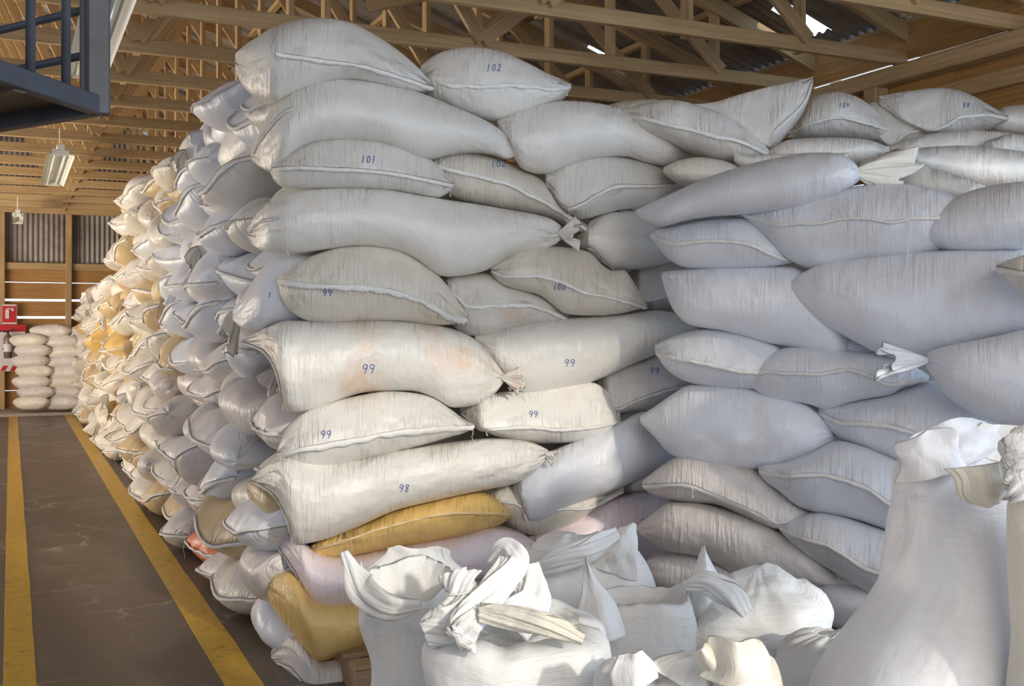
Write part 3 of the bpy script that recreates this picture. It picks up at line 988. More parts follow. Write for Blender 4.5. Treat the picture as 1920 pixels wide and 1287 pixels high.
# sacks packed inside the stack, behind the ones that show
def heap(name, poly, z_of, label, mat):
    xs0 = min(p[0] for p in poly); xs1 = max(p[0] for p in poly); ys0 = min(p[1] for p in poly); ys1 = max(p[1] for p in poly)
    nx, ny = int((xs1 - xs0) / 0.09), int((ys1 - ys0) / 0.09)
    vs_, fs_ = [], []
    for i in range(nx + 1):
        for j in range(ny + 1):
            x = xs0 + (xs1 - xs0) * i / nx; yv = ys0 + (ys1 - ys0) * j / ny
            rowi = math.floor(yv / 0.52)
            xx = x + (0.4 if rowi % 2 else 0)
            bump = (abs(math.sin(math.pi * xx / 0.85)) ** .55) * (abs(math.sin(math.pi * yv / 0.52)) ** .55)
            vs_.append((x, yv, z_of(x, yv) - 0.2 + 0.2 * bump))
    m = ny + 1
    for i in range(nx):
        for j in range(ny): fs_.append([i*m+j, (i+1)*m+j, (i+1)*m+j+1, i*m+j+1])
    # skirt
    n0 = len(vs_)
    ring = [i * m for i in range(nx + 1)] + [nx * m + j for j in range(1, ny + 1)] + [i * m + ny for i in range(nx - 1, -1, -1)] + [j for j in range(ny - 1, 0, -1)]
    for q in ring: vs_.append((vs_[q][0], vs_[q][1], 0.01))
    for a in range(len(ring)):
        b = (a + 1) % len(ring); fs_.append([ring[a], n0 + a, n0 + b, ring[b]])
    uvs = [(v[0], v[1] + v[2]) for v in vs_]
    o = mesh_obj(name, vs_, fs_, mat, uv=uvs, attr=[0.4] * len(vs_))
    o['kind'] = 'stuff'
    tag(o, label, 'packed sacks')
    return o
def ztopf(x, y):
    base = 2.62 if y < 13.0 else 1.9
    if x > 3.4 and y < 6.2: base = 2.35
    return base
heap('packed_sacks', [(3.95, 3.5), (XR - 0.15, 5.4)], lambda x, y: 2.2, 'closely packed sacks filling the right part behind its front sacks', M['dusty'])
heap('packed_sacks', [(1.85, 5.45), (XR - 0.15, 20.8)], ztopf, 'closely packed sacks filling the middle of the big stack', M['dusty'])

# ------------------------------------------------------------------ far pile by the back wall
far_specs = []
def far_pile():
    k = 0
    cols = [(22, 84, 7), (80, 146, 8), (130, 190, 8)]
    for c_, (u0, u1, nl) in enumerate(cols):
        for li in range(nl):
            zc = zat(YB - 1.15 - 0.12 * c_, (u0 + u1) / 2)
            hpx = 19.2 if c_ else 19.5
            vb = 768 - li * hpx
            vt = vb - hpx - 7
            off = (5 if li % 2 else -3) + (8 - li * 1.2 if c_ == 0 else 4 - li * 0.8)
            if c_ == 1 and li == 7: off = -22
            a0, a1 = u0 + off - 3, u1 + off + 6 + (li * 37 % 5)
            w = a1 - a0; mid = (vt + vb) / 2
            st = [(a0, mid - 2, mid + 2), (a0 + .08 * w, mid - 7, mid + 8), (a0 + .25 * w, vt + 3, vb + 1), (a0 + .6 * w, vt, vb + 1), (a0 + .9 * w, mid - 8, mid + 8), (a1, mid - 2, mid + 2)]
            def pt(a, b, d, zc=zc): return P(a, b, zc + np.asarray(d))
            S = Sack(st, pt, ray_h, front=0.12, back=0.3, seam=None, na=36, nf=16, nb=8, seed=k + 900, unit=zc / F_PX)
            ob = S.build('grain_sack', M['dusty' if k % 3 else 'beige'])
            lay = 'lowest' if li == 0 else 'topmost' if li == nl - 1 else '%s up' % ORD[li]
            tag(ob, 'pale sack in small pile by the back wall, %s column, %s' % (['left', 'middle', 'right'][c_], lay), 'sack', 'sacks of the small pile by the back wall')
            k += 1
far_pile()

# ------------------------------------------------------------------ front sacks, traced outline at their own distances
YFRONT = 4.80
def zL(u): return YFRONT / (cy - (np.asarray(u, float) - CX) / F_PX * sy)
def zR(u): return 5.28 - (np.asarray(u, float) - 1200) / 720.0 * 1.15
ZB = {'L': zL, 'R': zR,
      'T': lambda u: 6.35 + 0 * np.asarray(u, float), 'U': lambda u: 5.75 + 0 * np.asarray(u, float)}
FR = []
def S(block, off, col, kind, st, label, seam=None, mark=None, hemw=0.020, front=None, tails=(), hems=(), threads=(), serr=False, stripe=None, dark=True, back=0.3, pleat=None):
    FR.append(dict(block=block, off=off, col=col, kind=kind, st=st, label=label, seam=seam, mark=mark, hemw=hemw, front=front, tails=tails, hems=hems, threads=threads, serr=serr, dark=dark, back=back, pleat=pleat))

# --- near corner block, top to bottom
S('L', 0, 'white', 'seam', [(441,100,132,.30),(455,88,158,.20),(480,70,180,.10),(515,50,192,0),(560,37,176),(600,33,160),(650,40,150),(700,63,157),(750,97,168),(784,127,172),(814,161,166)],
  'topmost white sack of the near corner, bulging, with hem running across', seam=[(517,98),(600,110),(684,122),(734,137),(814,163)], threads=[(520,100,.02)])
S('L', .12, 'white', 'seam', [(788,126,150),(800,114,180),(835,95,198),(884,88,216),(934,95,230),(985,116,216),(1028,138,198),(1052,148,186),(1071,157,166)],
  'white sack numbered 102 on top, second from the near corner', seam=[(822,152),(851,157),(901,159),(968,157),(1035,163),(1071,161)], mark=('102', 926, 127, 13), threads=[(824,153,.05),(1062,163,.04)])
S('L', 0, 'white', 'long', [(471,284,300,.30),(490,240,314,.18),(510,200,322,.08),(540,176,300),(567,162,276),(600,150,266),(647,146,264),(717,154,270),(760,165,288),(800,178,299),(850,199,288),(890,216,284),(928,236,290),(950,254,298),(967,282,292)],
  'long white sack sagging below the topmost corner sack, no hem on its face', hems=[([(549,200),(528,212),(505,238),(487,262),(474,288)], .012)])
S('L', 0, 'white', 'seam', [(508,318,326,.05),(514,304,338),(545,284,354),(600,262,355),(667,258,355),(734,265,358),(784,287,366),(820,308,371),(836,326,364),(851,340,350)],
  'white sack numbered 101 beside the long sack, hem ending in a torn tip', seam=[(510,310),(539,311),(600,313),(667,316),(734,322),(784,331),(851,345)], mark=('101', 691, 299, 13), threads=[(845,347,.05)])
S('L', .14, 'beige', 'seam', [(799,298,310),(821,290,352),(859,282,374),(918,291,388),(965,312,396),(1007,332,404),(1036,356,410),(1054,384,418),(1080,408,434),(1104,424,436)],
  'cream sack marked 102, hem slanting down to the right', seam=[(800,304),(859,319),(948,340),(1007,369),(1051,393),(1104,430)], mark=('102', 935, 307, 13), threads=[(1100,430,.03)])
S('L', .05, 'white', 'long', [(932,226,236),(945,220,262),(965,212,298),(980,206,318),(1019,195,326),(1062,189,312),(1110,192,297),(1168,204,293),(1216,221,306),(1249,234,311),(1280,243,297),(1300,251,288),(1310,258,280)],
  'glossy ribbed white sack on top, tied ruffle at its right end', tails=[(1303,268,(1,-.2,-.1),.07,.12)], hemw=.02)
S('L', .1, 'white', 'seam', [(1022,322,345),(1036,320,366),(1050,309,388),(1066,301,400),(1092,293,411),(1125,289,403),(1169,294,392),(1213,303,388),(1243,316,376),(1268,331,360),(1284,339,346)],
  'white sack with arched hem under the glossy ribbed one', seam=[(1030,385),(1067,391),(1095,378),(1125,360),(1163,346),(1213,346),(1284,342)], threads=[(1067,390,.06)])
S('L', -.02, 'white', 'long', [(463,428,446,.30),(480,402,464,.16),(506,378,474,.05),(550,360,475),(600,354,470),(673,352,461),(731,356,467),(782,365,487),(810,370,511),(832,374,520),(887,382,514),(918,387,505),(945,392,485),(992,400,471),(1034,411,462),(1052,424,450)],
  'longest white sack, with tied knot of cloth at its right end', tails=[(1046,437,(1,-.3,-.05),.10,.13)], hems=[([(464,440),(482,418),(500,410),(520,408)], .010)], threads=[(538,444,.075)])
S('L', -.02, 'beige', 'seam', [(518,518,528,.04),(529,514,562),(553,497,590),(588,479,604),(642,463,605),(692,460,602),(743,467,602),(782,486,606),(813,508,610),(836,532,610),(860,566,606),(877,591,600)],
  'cream sack numbered 99 with serrated hem at the near corner', seam=[(518,522),(595,532),(673,534),(727,540),(774,555),(813,571),(848,590),(877,597)], mark=('99', 614, 549, 13), serr=True, hemw=.026)
S('L', .14, 'blue_shaded', 'long', [(436,582,600,.30),(460,548,620,.2),(490,505,622,.1),(515,482,612,.06),(545,474,606,.02),(590,476,604),(640,490,600),(680,520,580)],
  'blue-shaded white sack poking out behind the serrated-hem sack', mark=('1', 506, 553, 10))
S('L', .12, 'stained', 'seam', [(832,524,534),(845,518,606),(883,512,630),(918,512,629),(948,528,621),(989,544,611),(1024,556,607),(1048,573,604),(1066,591,600)],
  'pinkish-stained sack wedged below the cream sack numbered 100', seam=[(834,532),(859,556),(883,574),(933,570),(983,570),(1024,579),(1066,597)])
S('L', .02, 'beige', 'seam', [(920,504,512),(930,492,524),(948,480,536),(977,467,545),(1007,461,552),(1066,464,590),(1107,474,592),(1130,498,592),(1148,508,590),(1169,506,587),(1190,532,582),(1213,572,577)],
  'cream sack numbered 100 with folded corner and brown mark', seam=[(922,508),(945,517),(1004,515),(1051,526),(1095,546),(1154,558),(1213,576)], mark=('100', 1049, 539, 11), hemw=.014, serr=True)
S('L', .25, 'white', 'long', [(1068,452,460,.1),(1085,438,468),(1105,414,480),(1125,400,494),(1151,391,508),(1175,392,507),(1199,398,505),(1225,410,500),(1262,440,490)],
  'white sack turned cornerwise in a gap under the arched-hem sack', hems=[([(1070,458),(1110,466),(1132,488),(1151,504)], .014)], front=.24, mark=('~', 1160, 396, 10))
S('L', .42, 'dusty', 'seam', [(1178,512,545,.1),(1200,498,580),(1240,493,584),(1290,501,584),(1325,515,570)],
  'small greyish sack deep in the gap beside the sack numbered 100', seam=[(1180,556),(1216,561),(1249,552),(1320,548)])
S('L', 0, 'stained', 'long', [(452,638,646,.34),(490,619,660,.16),(510,610,684,.07),(520,606,710,.02),(528,603,755),(535,601,775),(588,602,771),(634,602,752),(692,600,735),(770,603,733),(813,609,747),(848,617,765),(887,634,761),(910,656,750),(930,682,736),(945,702,716)],
  'large rust-stained sack numbered 99 at the near corner', mark=('99', 691, 692, 17), tails=[(940,708,(1,-.3,-.15),.10,.10)], hems=[([(453,642),(490,655),(512,682),(524,720),(531,768)], .011)])
S('L', -.03, 'white', 'seam', [(519,846,852,.02),(528,822,862),(545,796,872),(575,772,881),(603,761,881),(673,742,867),(731,734,852),(782,738,838),(813,747,829),(844,768,820),(871,788,812),(890,796,803)],
  'white sack numbered 99 with wide white hem tape at the near corner', seam=[(519,850),(595,833),(673,820),(751,806),(828,800),(890,797)], mark=('99', 611, 815, 14), hemw=.030, dark=False, threads=[(886,799,.08)])
S('L', -.05, 'white', 'long', [(472,897,906,.30),(495,876,918,.14),(516,858,934,.06),(533,852,960,.02),(545,852,1018),(560,858,1021),(607,868,1013),(675,862,987),(743,846,957),(800,838,943),(870,829,927),(920,824,917),(960,825,909),(1000,832,888),(1028,844,858)],
  'long white sack numbered 98 lying over the yellow sack', mark=('98', 758, 916, 14), hems=[([(473,902),(506,921),(530,955),(542,986),(547,1016)], .012)], tails=[(1022,850,(.8,-.3,-.4),.05,.07)])
S('L', .04, 'yellow', 'seam', [(584,1024,1038),(600,1014,1046),(640,998,1048),(680,985,1041),(743,957,1029),(800,942,1020),(870,926,1008),(900,923,999),(930,937,988),(958,962,972)],
  'yellow sack numbered 98 under the long white sack', seam=[(584,1032),(650,1013),(720,990),(800,970),(860,962),(920,962),(958,967)], mark=('98', 640, 1003, 15), hemw=.008)
S('L', .16, 'tan', 'long', [(463,904,925,.35),(480,905,955,.22),(505,915,976,.12),(535,935,990,.1),(590,960,1005,.1)], 'tan sack peeping out under the corner of the long white sack')
S('L', .02, 'pink', 'long', [(514,1010,1024,.30),(540,1000,1062,.14),(560,1010,1100,.04),(575,1024,1126),(600,1040,1147),(640,1046,1143),(700,1036,1126),(760,1024,1116),(850,1008,1100),(930,990,1080),(970,1000,1055),(1005,1018,1028)],
  'pinkish sack under the yellow sack numbered 98', hems=[([(516,1018),(540,1052),(560,1086),(575,1122)], .012)], threads=[(592,1142,.05)])
S('L', .02, 'yellow', 'long', [(495,1090,1112,.30),(515,1078,1146,.16),(540,1072,1178,.07),(565,1092,1208),(590,1120,1243),(641,1130,1229),(692,1122,1209),(760,1112,1185),(820,1135,1160)],
  'lower yellow sack partly behind the open white sack')
S('L', .04, 'dusty', 'long', [(508,1222,1244,.30),(540,1192,1268,.15),(570,1202,1310,.03),(600,1240,1338),(660,1226,1342),(720,1204,1332),(800,1190,1310),(870,1210,1290)],
  'dusty sack lowest at the near corner, below the yellow sack', hems=[([(512,1240),(540,1250),(562,1272),(580,1300)], .012)])
# --- second column of the corner block
S('L', .12, 'white', 'long', [(890,630,646),(905,628,664),(937,618,702),(960,612,728),(995,604,741),(1034,599,736),(1111,593,716),(1189,587,682),(1232,582,665),(1270,588,652),(1310,612,630)],
  'broad white sack numbered 99 right of the rust-stained one', mark=('99', 1068, 681, 14), tails=[(975,716,(-.7,-.5,-.1),.06,.06)], threads=[(985,722,.12)])
S('L', .12, 'white', 'seam', [(860,762,775,.12),(885,750,796,.06),(905,744,808),(937,736,821),(975,733,829),(1014,727,832),(1060,718,831),(1108,717,826),(1139,734,816),(1158,760,802),(1164,780,792)],
  'white sack numbered 99 with curved hem, below the broad white sack', seam=[(862,790),(913,808),(975,799),(1053,803),(1111,799),(1164,788)], mark=('99', 1000, 777, 12), hemw=.018, threads=[(912,808,.02)])
S('L', .24, 'dusty', 'seam', [(1113,706,722,.1),(1130,701,747,.05),(1145,696,766),(1162,690,778),(1209,674,770),(1232,666,760),(1267,690,742),(1300,714,722)],
  'greyish sack numbered 99 tucked right of the broad white sack', seam=[(1115,766),(1158,765),(1193,750),(1247,731),(1300,718)], mark=('99', 1227, 696, 13), hemw=.014, threads=[(1160,766,.03)])
S('L', .10, 'blue_shaded', 'long', [(962,898,914,.03),(975,890,946),(990,875,977),(1007,862,978),(1053,838,957),(1111,816,934),(1158,794,917),(1209,772,892),(1235,790,876),(1278,838,856)],
  'long blue-shaded sack with loose hem flap beside the yellow sack', hems=[([(964,908),(973,930),(981,955),(990,974)], .030)])
S('L', .24, 'beige', 'seam', [(907,916,930),(925,912,956),(945,905,976),(965,905,993),(1000,915,1004),(1035,925,1000),(1075,928,985),(1120,925,954),(1170,912,925)],
  'cream sack drooping below the loose-flap sack', seam=[(908,936),(930,937),(960,942),(1000,955),(1100,952),(1170,920)], hemw=.012)
S('L', .30, 'pink', 'long', [(985,1008,1024),(1030,988,1060),(1092,963,1072),(1162,932,1068),(1228,922,1050),(1262,942,1012)],
  'pink sack with dark scribble behind the crumpled open sacks', mark=('~8', 1212, 974, 12))
S('L', .48, 'dusty', 'long', [(1160,905,925),(1190,888,930),(1220,872,930),(1262,854,925),(1300,852,915)], 'grey sack in the dark gap right of the long blue-shaded sack')
S('L', .46, 'tan', 'long', [(1180,1000,1035),(1215,998,1060),(1250,1004,1064),(1300,1020,1060)], 'brownish sack deep in the shadowed gap', mark=('96', 1226, 1037, 10))
# --- right block
S('R', -.05, 'blue_shaded', 'long', [(1192,394,404),(1206,387,414),(1240,372,424),(1287,350,413),(1335,330,406),(1383,314,403),(1431,301,400),(1479,292,394),(1527,286,382),(1560,286,369),(1590,295,354),(1612,316,338)],
  'long blue-shaded white sack with limp cream cloth at its right end', tails=[(1603,322,(1,.1,-.08),.24,.20)])
S('R', .0, 'blue_shaded', 'seam', [(1390,396,404),(1410,393,422),(1431,390,442),(1455,382,469),(1484,374,490),(1527,364,505),(1570,355,500),(1612,348,494),(1660,344,489),(1698,346,485),(1740,352,478),(1775,362,466),(1804,376,440)],
  'big white sack with hem knotted at its right corner', seam=[(1390,401),(1460,419),(1527,417),(1599,407),(1671,414),(1712,408),(1804,405)], threads=[(1702,412,.14),(1706,411,.10)], hemw=.012)
S('R', .0, 'blue_shaded', 'long', [(1702,422,436),(1718,411,450),(1747,393,462),(1790,370,473),(1840,352,475),(1886,344,472),(1930,340,468),(1980,345,455),(2030,380,430)],
  'ribbed blue-shaded sack cut by the right edge, upper part of the stack', tails=[(1712,432,(-.8,-.4,0),.05,.06)])
S('R', .06, 'blue_shaded', 'seam', [(1217,433,443),(1230,429,458),(1249,426,482),(1288,417,503),(1335,410,506),(1390,407,505),(1425,420,504),(1454,448,500),(1486,484,494)],
  'blue-shaded white sack with flat hem under the long one', seam=[(1217,438),(1262,453),(1335,449),(1399,453),(1440,470),(1486,489)], dark=False)
S('R', .06, 'blue_shaded', 'long', [(1240,511,520),(1250,509,554),(1264,508,584),(1292,505,609),(1356,501,621),(1399,500,632),(1442,500,644),(1484,500,651),(1527,530,663),(1566,580,671),(1592,618,666)],
  'plain blue-shaded sack ending in a limp white cloth corner', tails=[(1584,645,(1,-.1,-.35),.13,.13)])
S('R', -.06, 'blue_shaded', 'long', [(1467,541,550),(1484,526,564),(1506,511,580),(1548,494,610),(1591,488,634),(1634,482,657),(1685,477,673),(1741,472,664),(1805,469,653),(1869,469,639),(1920,472,624),(1970,485,605),(2020,515,575)],
  'widest blue-shaded sack, smooth and swollen, right of the plain one')
S('R', -.35, 'beige', 'seam', [(1868,496,504),(1890,488,528),(1920,478,552),(1970,470,580),(2040,490,560)],
  'cream sack corner entering at the right edge', seam=[(1868,500),(1920,508),(2040,520)])
S('R', .10, 'blue_shaded', 'seam', [(1228,648,660),(1249,636,692),(1279,626,713),(1314,618,723),(1335,617,727),(1378,621,731),(1416,630,732),(1450,644,724),(1480,664,706)],
  'blue-shaded sack with thin hem, left of the wide-hem one', seam=[(1229,660),(1271,671),(1335,682),(1399,695),(1480,690)], dark=False, threads=[(1391,712,.07)])
S('R', .04, 'blue_shaded', 'seam', [(1388,702,714),(1407,688,726),(1442,664,747),(1484,651,753),(1515,651,758),(1548,655,768),(1591,658,756),(1634,660,747),(1670,664,741),(1698,678,724),(1742,704,712)],
  'blue-shaded sack with wavy hem below the widest sack', seam=[(1388,709),(1442,695),(1527,699),(1591,690),(1634,703),(1668,718),(1742,709)], dark=False, hemw=.018)
S('R', -.22, 'blue_shaded', 'long', [(1736,664,688),(1753,655,715),(1775,649,743),(1805,642,765),(1840,636,783),(1869,630,794),(1920,618,803),(1970,610,802),(2020,622,780),(2070,670,730)],
  'blue-shaded sack with pointed white tied tip, at the right edge', tails=[(1742,676,(-1,.0,-.02),.17,.11)])
S('R', .10, 'blue_shaded', 'long', [(1200,781,793),(1231,761,824),(1258,741,853),(1297,722,865),(1355,723,875),(1400,728,881),(1441,735,880),(1480,745,871),(1511,757,861),(1540,780,846),(1563,806,826)],
  'plump blue-shaded sack with pleats gathered at its right end', tails=[(1534,797,(.5,-.8,-.1),.05,.08)])
S('R', .08, 'blue_shaded', 'seam', [(1534,766,778),(1550,762,800),(1589,754,830),(1620,748,843),(1647,744,854),(1697,728,876),(1744,714,884),(1800,735,884),(1860,765,880),(1940,800,860)],
  'blue-shaded sack behind the ragged mouth of the big front sack', seam=[(1534,772),(1581,790),(1650,792),(1697,803),(1750,820),(1940,832)])
S('R', .10, 'dusty', 'seam', [(1204,903,914),(1220,891,926),(1247,872,935),(1282,855,942),(1336,862,946),(1387,872,966),(1418,881,981),(1457,912,994),(1490,934,983),(1532,957,965)],
  'dusty sack with thick frayed hem slanting down', seam=[(1204,909),(1278,906),(1336,925),(1394,949),(1433,968),(1457,988),(1532,980)], hemw=.024, threads=[(1298,912,.05)])
S('R', .0, 'blue_shaded', 'seam', [(1422,875,886),(1433,873,901),(1464,869,924),(1491,861,947),(1534,844,962),(1569,827,967),(1610,835,976),(1647,849,989),(1697,872,1004),(1750,900,1008),(1810,945,985)],
  'blue-shaded sack with curved hem, left of the big front sack', seam=[(1422,881),(1472,890),(1530,887),(1589,898),(1639,921),(1676,947),(1810,980)], dark=False)
S('R', .08, 'dusty', 'long', [(1195,986,998),(1223,965,1021),(1258,942,1035),(1300,943,1042),(1336,949,1054),(1380,962,1079),(1414,974,1094),(1450,990,1100),(1500,1020,1102),(1540,1052,1102),(1578,1088,1104)],
  'long dusty sack slanting down behind the crumpled sacks', tails=[(1552,1082,(.7,-.5,-.35),.14,.16)])
S('R', -.02, 'blue_shaded', 'seam', [(1460,982,992),(1472,976,1007),(1511,966,1040),(1538,962,1058),(1569,967,1076),(1627,985,1110),(1662,996,1124),(1710,1010,1132),(1770,1045,1115)],
  'lowest hemmed sack left of the big front sack', seam=[(1460,987),(1503,1007),(1550,1019),(1589,1042),(1627,1065),(1676,1073),(1770,1085)], dark=False)
S('R', .12, 'blue_shaded', 'long', [(1520,1096,1150),(1560,1090,1176),(1600,1092,1182),(1660,1112,1186),(1740,1150,1176)], 'shadowed sack under the lowest hemmed sack')
S('R', .22, 'dusty', 'long', [(1205,1056,1072),(1240,1040,1106),(1290,1036,1118),(1350,1052,1122),(1430,1090,1116)], 'shadowed sack behind the pointed cloth peak')
# --- sacks lying on top of the stack, farther back
S('U', .3, 'beige', 'long', [(1130,200,208),(1170,190,225),(1225,186,240),(1275,205,235)], 'cream sack sliver on top behind the glossy ribbed sack')
S('U', -.15, 'white', 'seam', [(1168,206,218),(1200,196,245),(1254,187,265),(1290,192,282),(1311,199,290),(1335,206,299),(1378,225,308),(1410,250,302),(1442,281,289)],
  'white sack on top leaning against the pointed sack', seam=[(1168,212),(1273,235),(1326,249),(1374,259),(1442,285)], threads=[(1273,236,-.035)])
S('U', .12, 'white', 'seam', [(1290,196,212),(1330,193,240),(1383,178,270),(1420,168,283),(1443,162,285),(1469,157,256),(1503,149,212),(1517,146,182),(1524,144,158)],
  'white sack on top with a sharp upturned corner', seam=[(1290,262),(1400,280),(1443,279),(1450,249),(1474,225),(1510,186),(1523,150)], front=.12, dark=False)
S('T', 0, 'white', 'seam', [(1478,246,258),(1500,216,259),(1522,184,259),(1545,175,258),(1570,172,259),(1603,180,262),(1630,196,264),(1650,215,262),(1671,239,246)],
  'white sack with faint blue number, third from right on top', seam=[(1478,240),(1532,225),(1575,218),(1623,228),(1671,242)], mark=('104', 1583, 197, 9), dark=False)
S('T', .12, 'white', 'seam', [(1618,200,215),(1640,190,262),(1670,187,281),(1700,190,277),(1728,198,270),(1755,206,258),(1764,222,236)],
  'small white sack between two numbered sacks on top', seam=[(1618,284),(1675,279),(1690,254),(1728,240),(1764,232)], mark=('1~', 1702, 214, 9), dark=False)
S('T', .05, 'white', 'seam', [(1648,180,192),(1680,174,218),(1709,170,240),(1750,165,255),(1780,166,256),(1814,175,250),(1853,196,239),(1891,218,224)],
  'white sack with arched hem, second from right on top', seam=[(1648,215),(1740,262),(1771,235),(1805,216),(1853,213),(1891,221)], mark=('88', 1812, 197, 9), dark=False)
S('T', .25, 'white', 'long', [(1850,225,240),(1885,200,252),(1940,195,256),(2010,215,245)], 'white sack on top cut by the right edge')
S('U', -.1, 'white', 'long', [(1438,285,300),(1480,262,308),(1560,258,310),(1620,261,305),(1668,276,294)], 'flat white sack under the numbered sacks on top')
S('U', -.35, 'white', 'long', [(1376,286,302),(1395,291,314),(1450,290,318),(1520,287,312),(1590,287,300)], 'thin white sack edge with curled ear, behind the long blue-shaded sack')
S('U', -.28, 'beige', 'long', [(1244,314,324),(1275,300,342),(1310,295,350),(1350,300,345),(1390,312,330)], 'cream sack tucked behind the long blue-shaded sack')
S('U', -.30, 'white', 'long', [(1648,288,298),(1700,280,312),(1750,275,330),(1800,273,345),(1840,275,352),(1880,279,352),(1930,286,345),(2000,300,325)],
  'sunlit white sack lying flat near the right edge', tails=[(1838,330,(-.3,-.5,-.2),.10,.10)])
S('R', .35, 'white', 'long', [(1612,300,325),(1650,294,355),(1700,297,372),(1747,316,380),(1800,330,382),(1862,352,368)], 'sunlit white sack between the limp cloth and the right edge')
S('U', .1, 'white', 'long', [(1660,275,290),(1740,252,298),(1820,244,300),(1880,248,298),(1960,260,285)], 'white sack lying behind the sunlit flat sack')
S('U', -.1, 'white', 'long', [(1845,266,285),(1900,251,300),(1960,255,302),(2020,275,290)], 'pale sack at the right edge, above the flat sacks')

for i, d in enumerate(FR):
    zb = ZB[d['block']]; off = d['off']
    def pt(a, b, dd, zb=zb, off=off): return P(a, b, zb(a) + off + np.asarray(dd))
    zmid = float(zb(d['st'][len(d['st']) // 2][0])) + off
    front = d['front'] or (0.19 if d['kind'] == 'long' else 0.20)
    hmax = max(q[2] - q[1] for q in d['st']) * zmid / F_PX
    front = min(front, hmax * 0.85)
    s = Sack(d['st'], pt, ray_h, front=front, back=d['back'], seam=d['seam'], na=110, nf=40, nb=10, seed=200 + i, unit=zmid / F_PX, kx=3.2 if d['kind'] == 'long' else 2.8, pleat=d['pleat'])
    ob = s.build('grain_sack', M[d['col']])
    tag(ob, d['label'], 'sack', 'sacks in the front of the big stack')
    if d['seam']:
        a0, a1 = s.a0, s.a1
        sm = [(min(max(a, a0 + .5), a1 - .5), b) for a, b in d['seam']]
        sm = [q for k, q in enumerate(sm) if k == 0 or q[0] > sm[k-1][0] + 1]
        # keep the hem inside the outline
        sm = [(a, float(np.clip(b, np.interp(a, s.ag, s.tg) + .12 * (np.interp(a, s.ag, s.bg) - np.interp(a, s.ag, s.tg)), np.interp(a, s.ag, s.tg) + .88 * (np.interp(a, s.ag, s.bg) - np.interp(a, s.ag, s.tg))))) for a, b in sm]
        hm, _, _ = s.hem(sm, width=d['hemw'], seed=i, serrated=d['serr'], mat=M['hem'] if d['col'] != 'yellow' else M['yellow'])
        if d['dark']: s.stitch(sm, M['hem_dark'] if i % 3 == 0 else M['thread'], i, parent=hm)
    for pts, w in d['hems']:
        s.hem(pts, width=w, seed=i + 40)
        s.stitch([(a, b) for a, b in pts], M['hem_dark'], i, r=.002)
    for (u, v, dr, ln, wd) in d['tails']:
        p0 = P(u, v, zb(u) + off - 0.02)
        # direction given as (right, toward/away, up) in view terms
        right = np.array([cy, -sy, 0]); fw = np.array([sy, cy, 0])
        dv = right * dr[0] + fw * dr[1] + np.array([0, 0, 1]) * dr[2]
        cloth_tail(s, p0, dv, ln, wd, M['creamcloth'] if 'cream cloth' in d['label'] else M[d['col']], seed=i + 70)
    for (u, v, ln) in d['threads']:
        if ln > 0: s.thread(u, v, ln, i)
        else: s.thread(u, v - 22, -ln, i)
    if d['mark']:
        tx, u, v, sz = d['mark']
        s.mark(tx, u, v, sz, M['ink'] if d['col'] not in ('yellow', 'pink', 'tan') else M['inkdark'])

